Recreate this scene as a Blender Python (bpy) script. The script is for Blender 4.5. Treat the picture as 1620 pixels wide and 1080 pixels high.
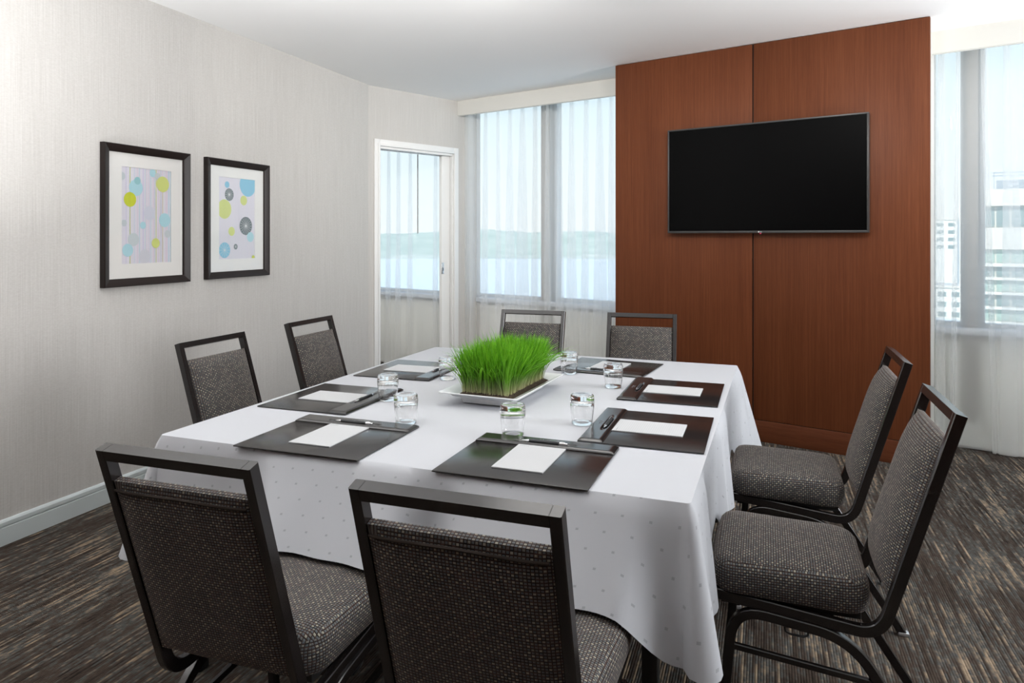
import bpy, bmesh, math, random
from mathutils import Vector, Matrix
from mathutils import noise as mnoise

random.seed(7)
for o in list(bpy.data.objects):
    bpy.data.objects.remove(o)
S = bpy.context.scene
COL = S.collection
PI = math.pi

# ------------------------------------------------------------------ camera
TH = 0.341
cam_d = bpy.data.cameras.new('camera')
cam_d.sensor_width = 36.0
cam_d.lens = 1122.6 / 1620.0 * 36.0
cam_d.shift_y = -(540.0 - 374.5) / 1620.0
cam_d.clip_start = 0.05
cam_d.clip_end = 5000
cam = bpy.data.objects.new('camera', cam_d)
COL.objects.link(cam)
cam.location = (0, 0, 1.394)
cam.rotation_euler = (PI / 2, 0, TH)
S.camera = cam

# ------------------------------------------------------------------ colour management
S.view_settings.view_transform = 'Standard'
S.view_settings.look = 'None'
S.view_settings.exposure = 0.12
S.view_settings.gamma = 1.0
S.view_settings.use_curve_mapping = False
S.cycles.max_bounces = 14
S.cycles.diffuse_bounces = 6
S.cycles.glossy_bounces = 5
S.cycles.transmission_bounces = 12
S.cycles.transparent_max_bounces = 40
S.cycles.sample_clamp_indirect = 6.0
S.cycles.use_denoising = True

# ------------------------------------------------------------------ world sky: pale at the horizon, clear blue above
W = bpy.data.worlds.new('world')
S.world = W
W.use_nodes = True
wn, wl = W.node_tree.nodes, W.node_tree.links
wn.clear()
wo = wn.new('ShaderNodeOutputWorld')
bg = wn.new('ShaderNodeBackground')
tc = wn.new('ShaderNodeTexCoord')
sx = wn.new('ShaderNodeSeparateXYZ')
cr = wn.new('ShaderNodeValToRGB')
wl.new(tc.outputs['Generated'], sx.inputs[0])
wl.new(sx.outputs['Z'], cr.inputs[0])
cr.color_ramp.elements[0].position = 0.0
cr.color_ramp.elements[0].color = (0.93, 0.96, 0.96, 1)
cr.color_ramp.elements[1].position = 0.75
cr.color_ramp.elements[1].color = (0.22, 0.45, 0.85, 1)
e = cr.color_ramp.elements.new(0.10)
e.color = (0.86, 0.94, 0.97, 1)
e = cr.color_ramp.elements.new(0.28)
e.color = (0.66, 0.84, 0.97, 1)
wl.new(cr.outputs[0], bg.inputs[0])
bg.inputs[1].default_value = 1.16
wl.new(bg.outputs[0], wo.inputs[0])


def light(name, kind, loc, rot, energy, color=(1, 1, 1), size=None, size_y=None):
    d = bpy.data.lights.new(name, kind)
    d.energy = energy
    d.color = color
    if kind == 'AREA':
        d.shape = 'RECTANGLE'
        d.size, d.size_y = size, size_y
    o = bpy.data.objects.new(name, d)
    COL.objects.link(o)
    o.location = loc
    o.rotation_euler = rot
    return o


sun = light('sun', 'SUN', (0, -20, 40), (math.radians(48), 0, math.radians(-25)), 4.0, (1, 0.96, 0.9))
sun.data.angle = 0.01
# added fill at the right-hand window opening (out of frame), tilted towards the ceiling
light('window_fill_right', 'AREA', (3.24, 2.75, 1.72), (0, math.radians(118), 0), 100, (0.98, 0.985, 1.0), 1.75, 1.8).data.spread = math.radians(130)
# added ceiling-panel and uplighter fills, out of frame, to brighten both rooms
light('added_panel_fill', 'AREA', (-0.55, 2.65, 2.66), (0, 0, 0), 1.0, (0.95, 0.97, 1.0), 1.2, 1.2)
light('added_next_room_fill', 'AREA', (-5.0, 4.6, 2.66), (0, 0, 0), 42, (1.0, 0.98, 0.95), 1.2, 1.2)  # added to brighten the next room behind the doorway
light('added_uplight_fill', 'AREA', (2.60, 3.10, 0.74), (PI, 0, 0), 48, (0.98, 0.985, 1.0), 0.34, 0.34).data.spread = math.radians(150)
light('added_uplight_fill', 'AREA', (-2.38, 1.02, 0.74), (PI, 0, 0), 68, (0.98, 0.985, 1.0), 0.34, 0.34).data.spread = math.radians(135)

# added spot fills, out of frame, washing the far walls and curtains
WASH = [((-1.75, 2.30, 2.60), (-3.0, 5.6, 2.15), 4.5), ((-1.0, 2.55, 2.60), (-2.1, 5.9, 2.05), 9), ((0.1, 2.60, 2.60), (-0.2, 5.1, 2.25), 4)]
for p_, a_, e_ in WASH:
    d_ = (Vector(a_) - Vector(p_)).normalized()
    l_ = light('added_spot_fill', 'AREA', Vector(p_) + d_ * 0.09, (0, 0, 0), e_, (1.0, 0.985, 0.96), 0.11, 0.11)
    l_.rotation_euler = d_.to_track_quat('-Z', 'Y').to_euler()
    l_.data.spread = math.radians(75)

# ------------------------------------------------------------------ frame of the window wall
WA = 0.284
WN = Vector((math.sin(WA), math.cos(WA), 0))      # outward normal of the window wall
WT = Vector((math.cos(WA), -math.sin(WA), 0))     # along the window wall, to the right
CEIL = 2.72
XL = -3.25                                         # left wall plane
XR = 3.30
YB = -1.9


def P(t, o, z=0.0):
    v = WT * t + WN * o
    return Vector((v.x, v.y, z))


def wmat(t=0, o=0, z=0):
    """object matrix whose local x runs along the window wall, local y outward"""
    m = Matrix(((WT.x, WN.x, 0, 0), (WT.y, WN.y, 0, 0), (0, 0, 1, 0), (0, 0, 0, 1)))
    p = P(t, o, z)
    m.translation = p
    return m


# ------------------------------------------------------------------ materials
def mat(name, col=(0.8, 0.8, 0.8), rough=0.5, metal=0.0, spec=0.5, **kw):
    m = bpy.data.materials.new(name)
    m.use_nodes = True
    b = m.node_tree.nodes['Principled BSDF']
    b.inputs['Base Color'].default_value = (*col, 1)
    b.inputs['Roughness'].default_value = rough
    b.inputs['Metallic'].default_value = metal
    b.inputs['Specular IOR Level'].default_value = spec
    for k, v in kw.items():
        b.inputs[k].default_value = v
    return m


class NT:
    """small helper to wire shader maths"""
    def __init__(s, m):
        s.n, s.l = m.node_tree.nodes, m.node_tree.links
        s.b = s.n.get('Principled BSDF')

    def new(s, t, **kw):
        x = s.n.new(t)
        for k, v in kw.items():
            setattr(x, k, v)
        return x

    def put(s, sock, v):
        if hasattr(v, 'is_linked') or hasattr(v, 'links'):
            s.l.new(v, sock)
        else:
            sock.default_value = v

    def math(s, op, a, b=0.0, c=None):
        x = s.new('ShaderNodeMath', operation=op)
        s.put(x.inputs[0], a)
        s.put(x.inputs[1], b)
        if c is not None:
            s.put(x.inputs[2], c)
        return x.outputs[0]

    def ramp(s, f, stops):
        x = s.new('ShaderNodeValToRGB')
        s.l.new(f, x.inputs[0])
        el = x.color_ramp.elements
        while len(el) < len(stops):
            el.new(0.5)
        for q, (p, c) in zip(el, stops):
            q.position = p
            q.color = (*c, 1)
        return x.outputs[0]

    def mix(s, f, a, b, mode='MIX'):
        x = s.new('ShaderNodeMix', data_type='RGBA', blend_type=mode)
        s.put(x.inputs[0], f)
        s.put(x.inputs[6], a if not isinstance(a, tuple) else (*a, 1))
        s.put(x.inputs[7], b if not isinstance(b, tuple) else (*b, 1))
        return x.outputs[2]

    def coords(s, which='Object', scale=(1, 1, 1), rot=(0, 0, 0)):
        t = s.new('ShaderNodeTexCoord')
        m = s.new('ShaderNodeMapping')
        m.inputs['Scale'].default_value = scale
        m.inputs['Rotation'].default_value = rot
        s.l.new(t.outputs[which], m.inputs[0])
        return m.outputs[0]

    def noise(s, vec, scale, detail=3, rough=0.5, dim='3D'):
        x = s.new('ShaderNodeTexNoise', noise_dimensions=dim)
        s.l.new(vec, x.inputs['Vector'])
        x.inputs['Scale'].default_value = scale
        x.inputs['Detail'].default_value = detail
        x.inputs['Roughness'].default_value = rough
        return x.outputs[0]

    def xyz(s, vec):
        x = s.new('ShaderNodeSeparateXYZ')
        s.l.new(vec, x.inputs[0])
        return x.outputs

    def comb(s, a, b, c=0.0):
        x = s.new('ShaderNodeCombineXYZ')
        for i, v in enumerate((a, b, c)):
            s.put(x.inputs[i], v)
        return x.outputs[0]

    def white(s, vec):
        x = s.new('ShaderNodeTexWhiteNoise', noise_dimensions='3D')
        s.l.new(vec, x.inputs['Vector'])
        return x.outputs['Value']

    def bump(s, h, strength=0.3, dist=0.002):
        x = s.new('ShaderNodeBump')
        x.inputs['Strength'].default_value = strength
        x.inputs['Distance'].default_value = dist
        s.l.new(h, x.inputs['Height'])
        s.l.new(x.outputs[0], s.b.inputs['Normal'])


M = {}


def build_materials():
    # wallpaper: woven linen look with vertical threads
    def wallpaper(name, rot):
        m = mat(name, rough=0.75, spec=0.2)
        t = NT(m)
        a = t.noise(t.coords('Object', (260, 260, 3.0)), 1, 3)
        b = t.noise(t.coords('Object', (90, 90, 240)), 1, 2)
        c = t.noise(t.coords('Object', (14, 14, 0.6)), 1, 2)
        f = t.math('ADD', t.math('MULTIPLY', a, 0.55), t.math('ADD', t.math('MULTIPLY', b, 0.33), t.math('MULTIPLY', c, 0.12)))
        col = t.ramp(f, [(0.32, (0.485, 0.465, 0.437)), (0.5, (0.548, 0.527, 0.50)), (0.66, (0.605, 0.587, 0.56))])
        t.l.new(col, t.b.inputs['Base Color'])
        t.bump(f, 0.15, 0.001)
        return m
    M['wallpaper'] = wallpaper('linen_wallpaper', 0)
    M['ceiling'] = mat('ceiling_paint', (0.95, 0.945, 0.935), 0.8, spec=0.2)
    M['white_paint'] = mat('white_trim_paint', (0.78, 0.78, 0.765), 0.4)
    M['wall_paint'] = mat('pale_wall_paint', (0.74, 0.735, 0.71), 0.6, spec=0.3)
    M['valance'] = mat('valance_paint', (0.70, 0.69, 0.65), 0.6, spec=0.3)
    M['base_paint'] = mat('baseboard_paint', (0.58, 0.63, 0.63), 0.45)
    M['mullion'] = mat('mullion_grey', (0.40, 0.39, 0.375), 0.5)
    M['window_frame'] = mat('window_frame_paint', (0.55, 0.58, 0.60), 0.4)
    M['knee'] = mat('sill_wall_paint', (0.76, 0.77, 0.74), 0.6)
    M['sill'] = mat('sill_paint', (0.62, 0.65, 0.68), 0.4)
    M['dark_gap'] = mat('dark_gap', (0.015, 0.012, 0.01), 0.8)
    # carpet
    m = mat('striped_loop_carpet', rough=0.95, spec=0.1)
    t = NT(m)
    co = t.coords('Object')
    x, y, z = t.xyz(co)
    wob = t.noise(t.coords('Object', (2, 2, 2)), 1, 1)
    xx = t.math('ADD', x, t.math('MULTIPLY', wob, 0.004))
    i = t.math('FLOOR', t.math('DIVIDE', xx, 0.0085))
    n1 = t.noise(t.comb(t.math('MULTIPLY', i, 7.31), t.math('MULTIPLY', y, 3.2)), 1, 4, 0.6)
    n2 = t.noise(t.comb(t.math('MULTIPLY', i, 3.17), t.math('MULTIPLY', y, 30.0), 9.0), 1, 2, 0.6)
    n3 = t.noise(t.coords('Object', (5.0, 1.6, 1)), 1, 3)
    f = t.math('ADD', t.math('MULTIPLY', n1, 0.62), t.math('ADD', t.math('MULTIPLY', n2, 0.22), t.math('MULTIPLY', n3, 0.24)))
    col = t.ramp(f, [(0.40, (0.020, 0.015, 0.012)), (0.52, (0.062, 0.046, 0.036)), (0.57, (0.075, 0.076, 0.072)), (0.64, (0.24, 0.18, 0.125)), (0.76, (0.46, 0.36, 0.25))])
    t.l.new(col, t.b.inputs['Base Color'])
    fr = t.math('FRACT', t.math('DIVIDE', xx, 0.0085))
    ridge = t.math('SUBTRACT', 1.0, t.math('ABSOLUTE', t.math('SUBTRACT', t.math('MULTIPLY', fr, 2.0), 1.0)))
    t.bump(t.math('ADD', ridge, t.math('MULTIPLY', n2, 0.9)), 0.7, 0.003)
    M['carpet'] = m
    # wood veneer, straight vertical grain
    def wood(name, dark, mid, light_, scale=(90, 90, 1.6)):
        m = mat(name, rough=0.45, spec=0.18)
        t = NT(m)
        a = t.noise(t.coords('Object', scale), 1, 4, 0.6)
        b = t.noise(t.coords('Object', (scale[0] * 4, scale[1] * 4, scale[2] * 6)), 1, 2)
        c = t.noise(t.coords('Object', (scale[0] * 0.06, scale[1] * 0.06, scale[2] * 0.5)), 1, 2)
        f = t.math('ADD', t.math('MULTIPLY', a, 0.45), t.math('ADD', t.math('MULTIPLY', b, 0.25), t.math('MULTIPLY', c, 0.30)))
        col = t.ramp(f, [(0.30, dark), (0.5, mid), (0.72, light_)])
        t.l.new(col, t.b.inputs['Base Color'])
        t.bump(a, 0.05, 0.001)
        return m
    M['wood'] = wood('cherry_veneer', (0.095, 0.027, 0.0105), (0.135, 0.0405, 0.0155), (0.180, 0.058, 0.023))
    M['wood_base'] = wood('cherry_plinth', (0.075, 0.021, 0.009), (0.110, 0.033, 0.014), (0.145, 0.047, 0.020), (5, 5, 60))
    # woven chair fabric (UV in metres)
    m = mat('basket_weave_fabric', rough=0.85, spec=0.15)
    t = NT(m)
    uv = t.coords('UV')
    u, v, _ = t.xyz(uv)
    px, py = 0.0070, 0.0066
    un, vn = t.math('DIVIDE', u, px), t.math('DIVIDE', v, py)
    iu, iv = t.math('FLOOR', un), t.math('FLOOR', vn)
    fu = t.math('ABSOLUTE', t.math('SUBTRACT', t.math('FRACT', un), 0.5))
    fv = t.math('ABSOLUTE', t.math('SUBTRACT', t.math('FRACT', vn), 0.5))
    mask = t.math('MULTIPLY', t.math('LESS_THAN', fu, 0.36), t.math('LESS_THAN', fv, 0.31))
    dome = t.math('MULTIPLY', t.math('SUBTRACT', 0.5, fu), t.math('SUBTRACT', 0.5, fv))
    rnd = t.white(t.comb(iu, iv, 3.0))
    alt = t.math('MODULO', t.math('ADD', t.math('ABSOLUTE', iu), t.math('MULTIPLY', t.math('ABSOLUTE', iv), 1.0)), 2.0)
    sel = t.math('ADD', t.math('MULTIPLY', alt, 0.55), t.math('MULTIPLY', rnd, 0.45))
    sq = t.ramp(sel, [(0.15, (0.090, 0.104, 0.113)), (0.45, (0.118, 0.127, 0.131)), (0.66, (0.126, 0.123, 0.118)), (0.95, (0.31, 0.295, 0.24))])
    thread = t.white(t.comb(iu, t.math('FLOOR', t.math('MULTIPLY', vn, 3.0)), 1.0))
    base = t.ramp(thread, [(0.0, (0.008, 0.007, 0.007)), (0.5, (0.030, 0.019, 0.016)), (1.0, (0.075, 0.042, 0.034))])
    t.l.new(t.mix(mask, base, sq), t.b.inputs['Base Color'])
    t.b.inputs['Sheen Weight'].default_value = 0.18
    t.b.inputs['Sheen Roughness'].default_value = 0.4
    t.b.inputs['Sheen Tint'].default_value = (0.85, 0.70, 0.64, 1)
    t.bump(t.math('MULTIPLY', mask, dome), 0.8, 0.004)
    M['fabric'] = m
    M['piping'] = mat('fabric_piping', (0.045, 0.035, 0.03), 0.85, spec=0.15)
    # chair metal
    m = mat('bronze_powder_coat', (0.012, 0.0095, 0.009), 0.20, 0.0, 0.5, IOR=1.6)
    t = NT(m)
    n = t.noise(t.coords('Object', (400, 400, 400)), 1, 2)
    t.bump(n, 0.02, 0.0003)
    M['frame'] = m
    M['glide'] = mat('clear_glide', (0.55, 0.56, 0.58), 0.2, 0.6)
    M['chrome'] = mat('chrome', (0.75, 0.76, 0.78), 0.15, 1.0)
    M['black_metal'] = mat('black_steel', (0.012, 0.012, 0.012), 0.4)
    # table cloth with small woven squares
    m = mat('damask_tablecloth', rough=0.7, spec=0.25)
    t = NT(m)
    u, v, _ = t.xyz(t.coords('UV'))
    gu, gv = t.math('DIVIDE', u, 0.066), t.math('DIVIDE', v, 0.0555)
    row = t.math('MODULO', t.math('ABSOLUTE', t.math('FLOOR', gv)), 2.0)
    gu = t.math('ADD', gu, t.math('MULTIPLY', row, 0.5))
    a = t.math('LESS_THAN', t.math('ABSOLUTE', t.math('SUBTRACT', t.math('FRACT', gu), 0.5)), 0.052)
    b = t.math('LESS_THAN', t.math('ABSOLUTE', t.math('SUBTRACT', t.math('FRACT', gv), 0.5)), 0.062)
    spot = t.math('MULTIPLY', a, b)
    t.l.new(t.mix(spot, (0.475, 0.487, 0.515), (0.345, 0.353, 0.373)), t.b.inputs['Base Color'])
    fine = t.noise(t.coords('UV', (900, 900, 1)), 1, 2)
    t.bump(fine, 0.06, 0.0006)
    M['cloth'] = m
    M['cloth_top'] = mat('washed_out_tablecloth_top', (0.475, 0.487, 0.515), 0.7, spec=0.25)  # woven squares left out on top, where bright light washes them out
    # leatherette
    m = mat('black_leatherette', (0.012, 0.010, 0.010), 0.21, 0, 0.5, IOR=1.75)
    t = NT(m)
    n = t.noise(t.coords('Object', (300, 300, 300)), 1, 2)
    t.bump(n, 0.02, 0.0003)
    M['leather'] = m
    M['leather_edge'] = mat('black_leatherette_edge', (0.010, 0.010, 0.011), 0.5)
    M['stamp'] = mat('debossed_stamp', (0.20, 0.20, 0.21), 0.5)
    m = mat('note_paper', rough=0.8, spec=0.1)
    t = NT(m)
    x, y, z = t.xyz(t.coords('Object'))
    ln = t.math('LESS_THAN', t.math('FRACT', t.math('DIVIDE', y, 0.007)), 0.14)
    ln2 = t.math('LESS_THAN', t.math('FRACT', t.math('DIVIDE', x, 0.007)), 0.10)
    t.l.new(t.mix(t.math('MAXIMUM', ln, t.math('MULTIPLY', ln2, 0.5)), (0.50, 0.505, 0.515), (0.41, 0.425, 0.435)), t.b.inputs['Base Color'])
    M['paper'] = m
    M['ink'] = mat('printed_ink', (0.25, 0.25, 0.26), 0.7)
    M['pen'] = mat('pen_barrel', (0.022, 0.024, 0.026), 0.42)
    g = mat('clear_glass', (1, 1, 1), 0.0)
    gb = g.node_tree.nodes['Principled BSDF']
    gb.inputs['Transmission Weight'].default_value = 1.0
    gb.inputs['IOR'].default_value = 1.47
    M['glass'] = g
    # thin window pane / picture glass: mostly clear with a Fresnel reflection
    def thin(name, tint, amount):
        m = bpy.data.materials.new(name)
        m.use_nodes = True
        n, l = m.node_tree.nodes, m.node_tree.links
        n.clear()
        out = n.new('ShaderNodeOutputMaterial')
        tr = n.new('ShaderNodeBsdfTransparent')
        tr.inputs[0].default_value = (*tint, 1)
        gl = n.new('ShaderNodeBsdfGlossy')
        gl.inputs['Roughness'].default_value = 0.01
        gl.inputs['Color'].default_value = (1, 1, 1, 1)
        mx = n.new('ShaderNodeMixShader')
        mx.inputs[0].default_value = amount
        l.new(tr.outputs[0], mx.inputs[1])
        l.new(gl.outputs[0], mx.inputs[2])
        l.new(mx.outputs[0], out.inputs[0])
        return m
    M['pane'] = thin('window_glass', (0.96, 0.985, 0.985), 0.04)
    M['picture_glass'] = thin('picture_glass', (0.99, 0.99, 0.99), 0.05)
    # sheer curtain
    m = bpy.data.materials.new('sheer_voile')
    m.use_nodes = True
    n, l = m.node_tree.nodes, m.node_tree.links
    n.clear()
    out = n.new('ShaderNodeOutputMaterial')
    tr = n.new('ShaderNodeBsdfTransparent')
    tl = n.new('ShaderNodeBsdfTranslucent')
    df = n.new('ShaderNodeBsdfDiffuse')
    tl.inputs[0].default_value = (0.96, 0.96, 0.95, 1)
    df.inputs[0].default_value = (0.95, 0.95, 0.94, 1)
    m1, m2 = n.new('ShaderNodeMixShader'), n.new('ShaderNodeMixShader')
    m1.inputs[0].default_value = 0.42
    m2.inputs[0].default_value = 0.29
    l.new(tl.outputs[0], m1.inputs[1])
    l.new(df.outputs[0], m1.inputs[2])
    l.new(tr.outputs[0], m2.inputs[1])
    l.new(m1.outputs[0], m2.inputs[2])
    l.new(m2.outputs[0], out.inputs[0])
    M['sheer'] = m
    M['espresso'] = mat('espresso_frame', (0.014, 0.008, 0.0065), 0.40, 0, 0.3)
    M['mat_board'] = mat('mat_board', (0.80, 0.79, 0.76), 0.8, spec=0.1)
    M['bezel'] = mat('tv_bezel', (0.045, 0.044, 0.043), 0.35)
    M['screen'] = mat('tv_screen', (0.0015, 0.0015, 0.0016), 0.30, spec=0.05)
    M['logo'] = mat('silver_lettering', (0.8, 0.8, 0.8), 0.3, 0.5)
    m = mat('standby_led', (0.3, 0.01, 0.04), 0.3)
    b = m.node_tree.nodes['Principled BSDF']
    b.inputs['Emission Color'].default_value = (0.9, 0.05, 0.15, 1)
    b.inputs['Emission Strength'].default_value = 0.35
    M['led'] = m
    M['ceramic'] = mat('white_ceramic', (0.74, 0.75, 0.76), 0.15)
    m = mat('potting_soil', rough=0.95)
    t = NT(m)
    n1 = t.noise(t.coords('Object', (120, 120, 120)), 1, 4, 0.7)
    t.l.new(t.ramp(n1, [(0.35, (0.014, 0.009, 0.006)), (0.7, (0.10, 0.065, 0.04))]), t.b.inputs['Base Color'])
    t.bump(n1, 1.0, 0.006)
    M['soil'] = m
    m = mat('wheatgrass_blade', rough=0.45, spec=0.3)
    t = NT(m)
    a = t.new('ShaderNodeVertexColor', layer_name='Col')
    t.l.new(a.outputs[0], t.b.inputs['Base Color'])
    t.b.inputs['Subsurface Weight'].default_value = 0.0
    tr = t.new('ShaderNodeBsdfTranslucent')
    t.l.new(a.outputs[0], tr.inputs[0])
    mx = t.new('ShaderNodeMixShader')
    mx.inputs[0].default_value = 0.35
    t.l.new(t.b.outputs[0], mx.inputs[1])
    t.l.new(tr.outputs[0], mx.inputs[2])
    t.l.new(mx.outputs[0], t.n['Material Output'].inputs[0])
    M['grass'] = m
    # outside: distance haze is put into the colours, whitened and desaturated
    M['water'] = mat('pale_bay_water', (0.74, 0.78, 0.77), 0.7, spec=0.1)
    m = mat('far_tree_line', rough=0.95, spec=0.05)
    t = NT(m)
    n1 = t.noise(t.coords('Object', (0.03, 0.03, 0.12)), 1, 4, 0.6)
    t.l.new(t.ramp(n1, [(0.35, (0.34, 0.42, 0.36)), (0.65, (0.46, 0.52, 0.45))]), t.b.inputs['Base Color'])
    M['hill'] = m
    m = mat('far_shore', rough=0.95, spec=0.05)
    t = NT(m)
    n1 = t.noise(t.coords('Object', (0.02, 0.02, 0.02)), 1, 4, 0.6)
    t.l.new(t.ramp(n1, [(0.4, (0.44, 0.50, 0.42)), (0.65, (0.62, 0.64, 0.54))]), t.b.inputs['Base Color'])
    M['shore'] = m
    M['facade'] = mat('beige_facade', (0.66, 0.63, 0.56), 0.8)
    M['slab'] = mat('pale_concrete', (0.74, 0.73, 0.68), 0.8)
    M['far_glass'] = mat('far_window_glass', (0.20, 0.28, 0.28), 0.2)
    M['far_glass_green'] = mat('far_window_glass_green', (0.33, 0.45, 0.40), 0.3)
    M['rail'] = mat('roof_railing', (0.35, 0.40, 0.44), 0.5)
    M['fill_fixture'] = mat('fill_light_housing', (0.8, 0.8, 0.8), 0.5)  # housing shared by the added fill lights
    em = bpy.data.materials.new('fill_panel_glow')  # glowing cover of the added ceiling panels
    em.use_nodes = True
    b = em.node_tree.nodes['Principled BSDF']
    b.inputs['Emission Color'].default_value = (1, 0.97, 0.93, 1)
    b.inputs['Emission Strength'].default_value = 3.0
    M['fill_diffuser'] = em


build_materials()


# ------------------------------------------------------------------ mesh helpers
def link_mesh(name, me, parent=None, loc=None, matrix=None):
    o = bpy.data.objects.new(name, me)
    COL.objects.link(o)
    if matrix is not None:
        o.matrix_world = matrix
    if loc is not None:
        o.location = loc
    if parent is not None:
        o.parent = parent
    return o


def finish(name, bm, mats, parent=None, loc=None, matrix=None, smooth=None, uv=None):
    if not isinstance(mats, (list, tuple)):
        mats = [mats]
    bmesh.ops.recalc_face_normals(bm, faces=bm.faces[:])
    if uv == 'box':
        uv_box(bm)
    me = bpy.data.meshes.new(name)
    bm.to_mesh(me)
    bm.free()
    for m in mats:
        me.materials.append(m)
    if smooth is not None:
        for p in me.polygons:
            p.use_smooth = True
        me.set_sharp_from_angle(angle=math.radians(smooth))
    return link_mesh(name, me, parent, loc, matrix)


def uv_box(bm):
    lay = bm.loops.layers.uv.verify()
    for f in bm.faces:
        n = f.normal
        ax = max(range(3), key=lambda i: abs(n[i]))
        for lp in f.loops:
            c = lp.vert.co
            lp[lay].uv = ((c.x, c.y) if ax == 2 else ((c.x, c.z) if ax == 1 else (c.y, c.z)))


def box(bm, x0, x1, y0, y1, z0, z1, bev=0.0, seg=2, mi=0):
    c = [bm.verts.new(p) for p in ((x0, y0, z0), (x1, y0, z0), (x1, y1, z0), (x0, y1, z0), (x0, y0, z1), (x1, y0, z1), (x1, y1, z1), (x0, y1, z1))]
    fs = [bm.faces.new([c[i] for i in q]) for q in ((0, 3, 2, 1), (4, 5, 6, 7), (0, 1, 5, 4), (1, 2, 6, 5), (2, 3, 7, 6), (3, 0, 4, 7))]
    for f in fs:
        f.material_index = mi
    if bev > 0:
        es = list({e for f in fs for e in f.edges})
        r = bmesh.ops.bevel(bm, geom=es, offset=bev, segments=seg, profile=0.5, affect='EDGES')
        for f in r['faces']:
            f.material_index = mi
    return fs


def box_obj(name, x0, x1, y0, y1, z0, z1, m, parent=None, bev=0.0, matrix=None, loc=None, smooth=None):
    bm = bmesh.new()
    box(bm, x0, x1, y0, y1, z0, z1, bev)
    return finish(name, bm, m, parent, loc, matrix, smooth if smooth else (40 if bev else None))


def tube(bm, pts, r, seg=8, cap=True):
    """round tube along a polyline"""
    pts = [Vector(p) for p in pts]
    rings = []
    rr = r if isinstance(r, (list, tuple)) else [r] * len(pts)
    up = Vector((0, 0, 1))
    for i, p in enumerate(pts):
        d = (pts[min(i + 1, len(pts) - 1)] - pts[max(i - 1, 0)]).normalized()
        a = d.cross(up)
        if a.length < 1e-4:
            a = d.cross(Vector((1, 0, 0)))
        a.normalize()
        b = d.cross(a)
        rings.append([bm.verts.new(p + (a * math.cos(k * 2 * PI / seg) + b * math.sin(k * 2 * PI / seg)) * rr[i]) for k in range(seg)])
    for i in range(len(rings) - 1):
        for k in range(seg):
            bm.faces.new((rings[i][k], rings[i][(k + 1) % seg], rings[i + 1][(k + 1) % seg], rings[i + 1][k]))
    if cap:
        bm.faces.new(rings[0][::-1])
        bm.faces.new(rings[-1])


def ribbon(bm, path, x0, x1, th, ch=0.0022):
    """rectangular tube swept along a path in the y-z plane (chamfered section)"""
    n = len(path)
    rings = []
    for i, (y, z) in enumerate(path):
        a = Vector(path[max(i - 1, 0)])
        b = Vector(path[min(i + 1, n - 1)])
        d = (b - a).normalized()
        nn = Vector((-d.y, d.x))
        # widen at bends so that thickness stays constant
        if 0 < i < n - 1:
            d1 = (Vector(path[i]) - a).normalized()
            k = 1.0 / max(0.6, nn.dot(Vector((-d1.y, d1.x))))
        else:
            k = 1.0
        h = th / 2
        sec = [(x0 + ch, -h), (x1 - ch, -h), (x1, -h + ch), (x1, h - ch), (x1 - ch, h), (x0 + ch, h), (x0, h - ch), (x0, -h + ch)]
        rings.append([bm.verts.new((sx_, y + nn.x * s_ * k, z + nn.y * s_ * k)) for sx_, s_ in sec])
    for i in range(n - 1):
        for k in range(8):
            bm.faces.new((rings[i][k], rings[i][(k + 1) % 8], rings[i + 1][(k + 1) % 8], rings[i + 1][k]))
    bm.faces.new(rings[0][::-1])
    bm.faces.new(rings[-1])


def arc_path(pts, rad, seg=6):
    """polyline with rounded corners; rad per interior corner"""
    out = [pts[0]]
    for i in range(1, len(pts) - 1):
        p0, p1, p2 = Vector(pts[i - 1]), Vector(pts[i]), Vector(pts[i + 1])
        d0, d1 = (p0 - p1).normalized(), (p2 - p1).normalized()
        r = rad[i - 1]
        a, b = p1 + d0 * r, p1 + d1 * r
        for k in range(seg + 1):
            q = k / seg
            c = a * (1 - q) ** 2 + p1 * 2 * q * (1 - q) + b * q * q
            out.append((c.x, c.y))
    out.append(pts[-1])
    return out


def lathe(bm, prof, seg=32, close=False):
    rings = []
    for r, z in prof:
        if r < 1e-6:
            rings.append([bm.verts.new((0, 0, z))])
        else:
            rings.append([bm.verts.new((r * math.cos(k * 2 * PI / seg), r * math.sin(k * 2 * PI / seg), z)) for k in range(seg)])
    for a, b in zip(rings[:-1], rings[1:]):
        for k in range(seg):
            q = (k + 1) % seg
            if len(a) == 1 and len(b) == 1:
                continue
            if len(a) == 1:
                bm.faces.new((a[0], b[q], b[k]))
            elif len(b) == 1:
                bm.faces.new((a[k], a[q], b[0]))
            else:
                bm.faces.new((a[k], a[q], b[q], b[k]))


def empty(name, loc=(0, 0, 0), rz=0.0, matrix=None):
    o = bpy.data.objects.new(name, None)
    COL.objects.link(o)
    o.empty_display_size = 0.1
    if matrix is not None:
        o.matrix_world = matrix
    else:
        o.location = loc
        o.rotation_euler = (0, 0, rz)
    return o


def tag(o, label=None, cat=None, group=None, kind=None):
    if label:
        o['label'] = label
    if cat:
        o['category'] = cat
    if group:
        o['group'] = group
    if kind:
        o['kind'] = kind
    return o


def copy_tree(root, label, loc, rz):
    r = root.copy()
    COL.objects.link(r)
    r.location = loc
    r.rotation_euler = (0, 0, rz)
    r['label'] = label
    for ch in root.children:
        c = ch.copy()
        COL.objects.link(c)
        c.parent = r
        for g in ch.children:
            d = g.copy()
            COL.objects.link(d)
            d.parent = c
    return r


def structure(o):
    o['kind'] = 'structure'
    return o


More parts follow.
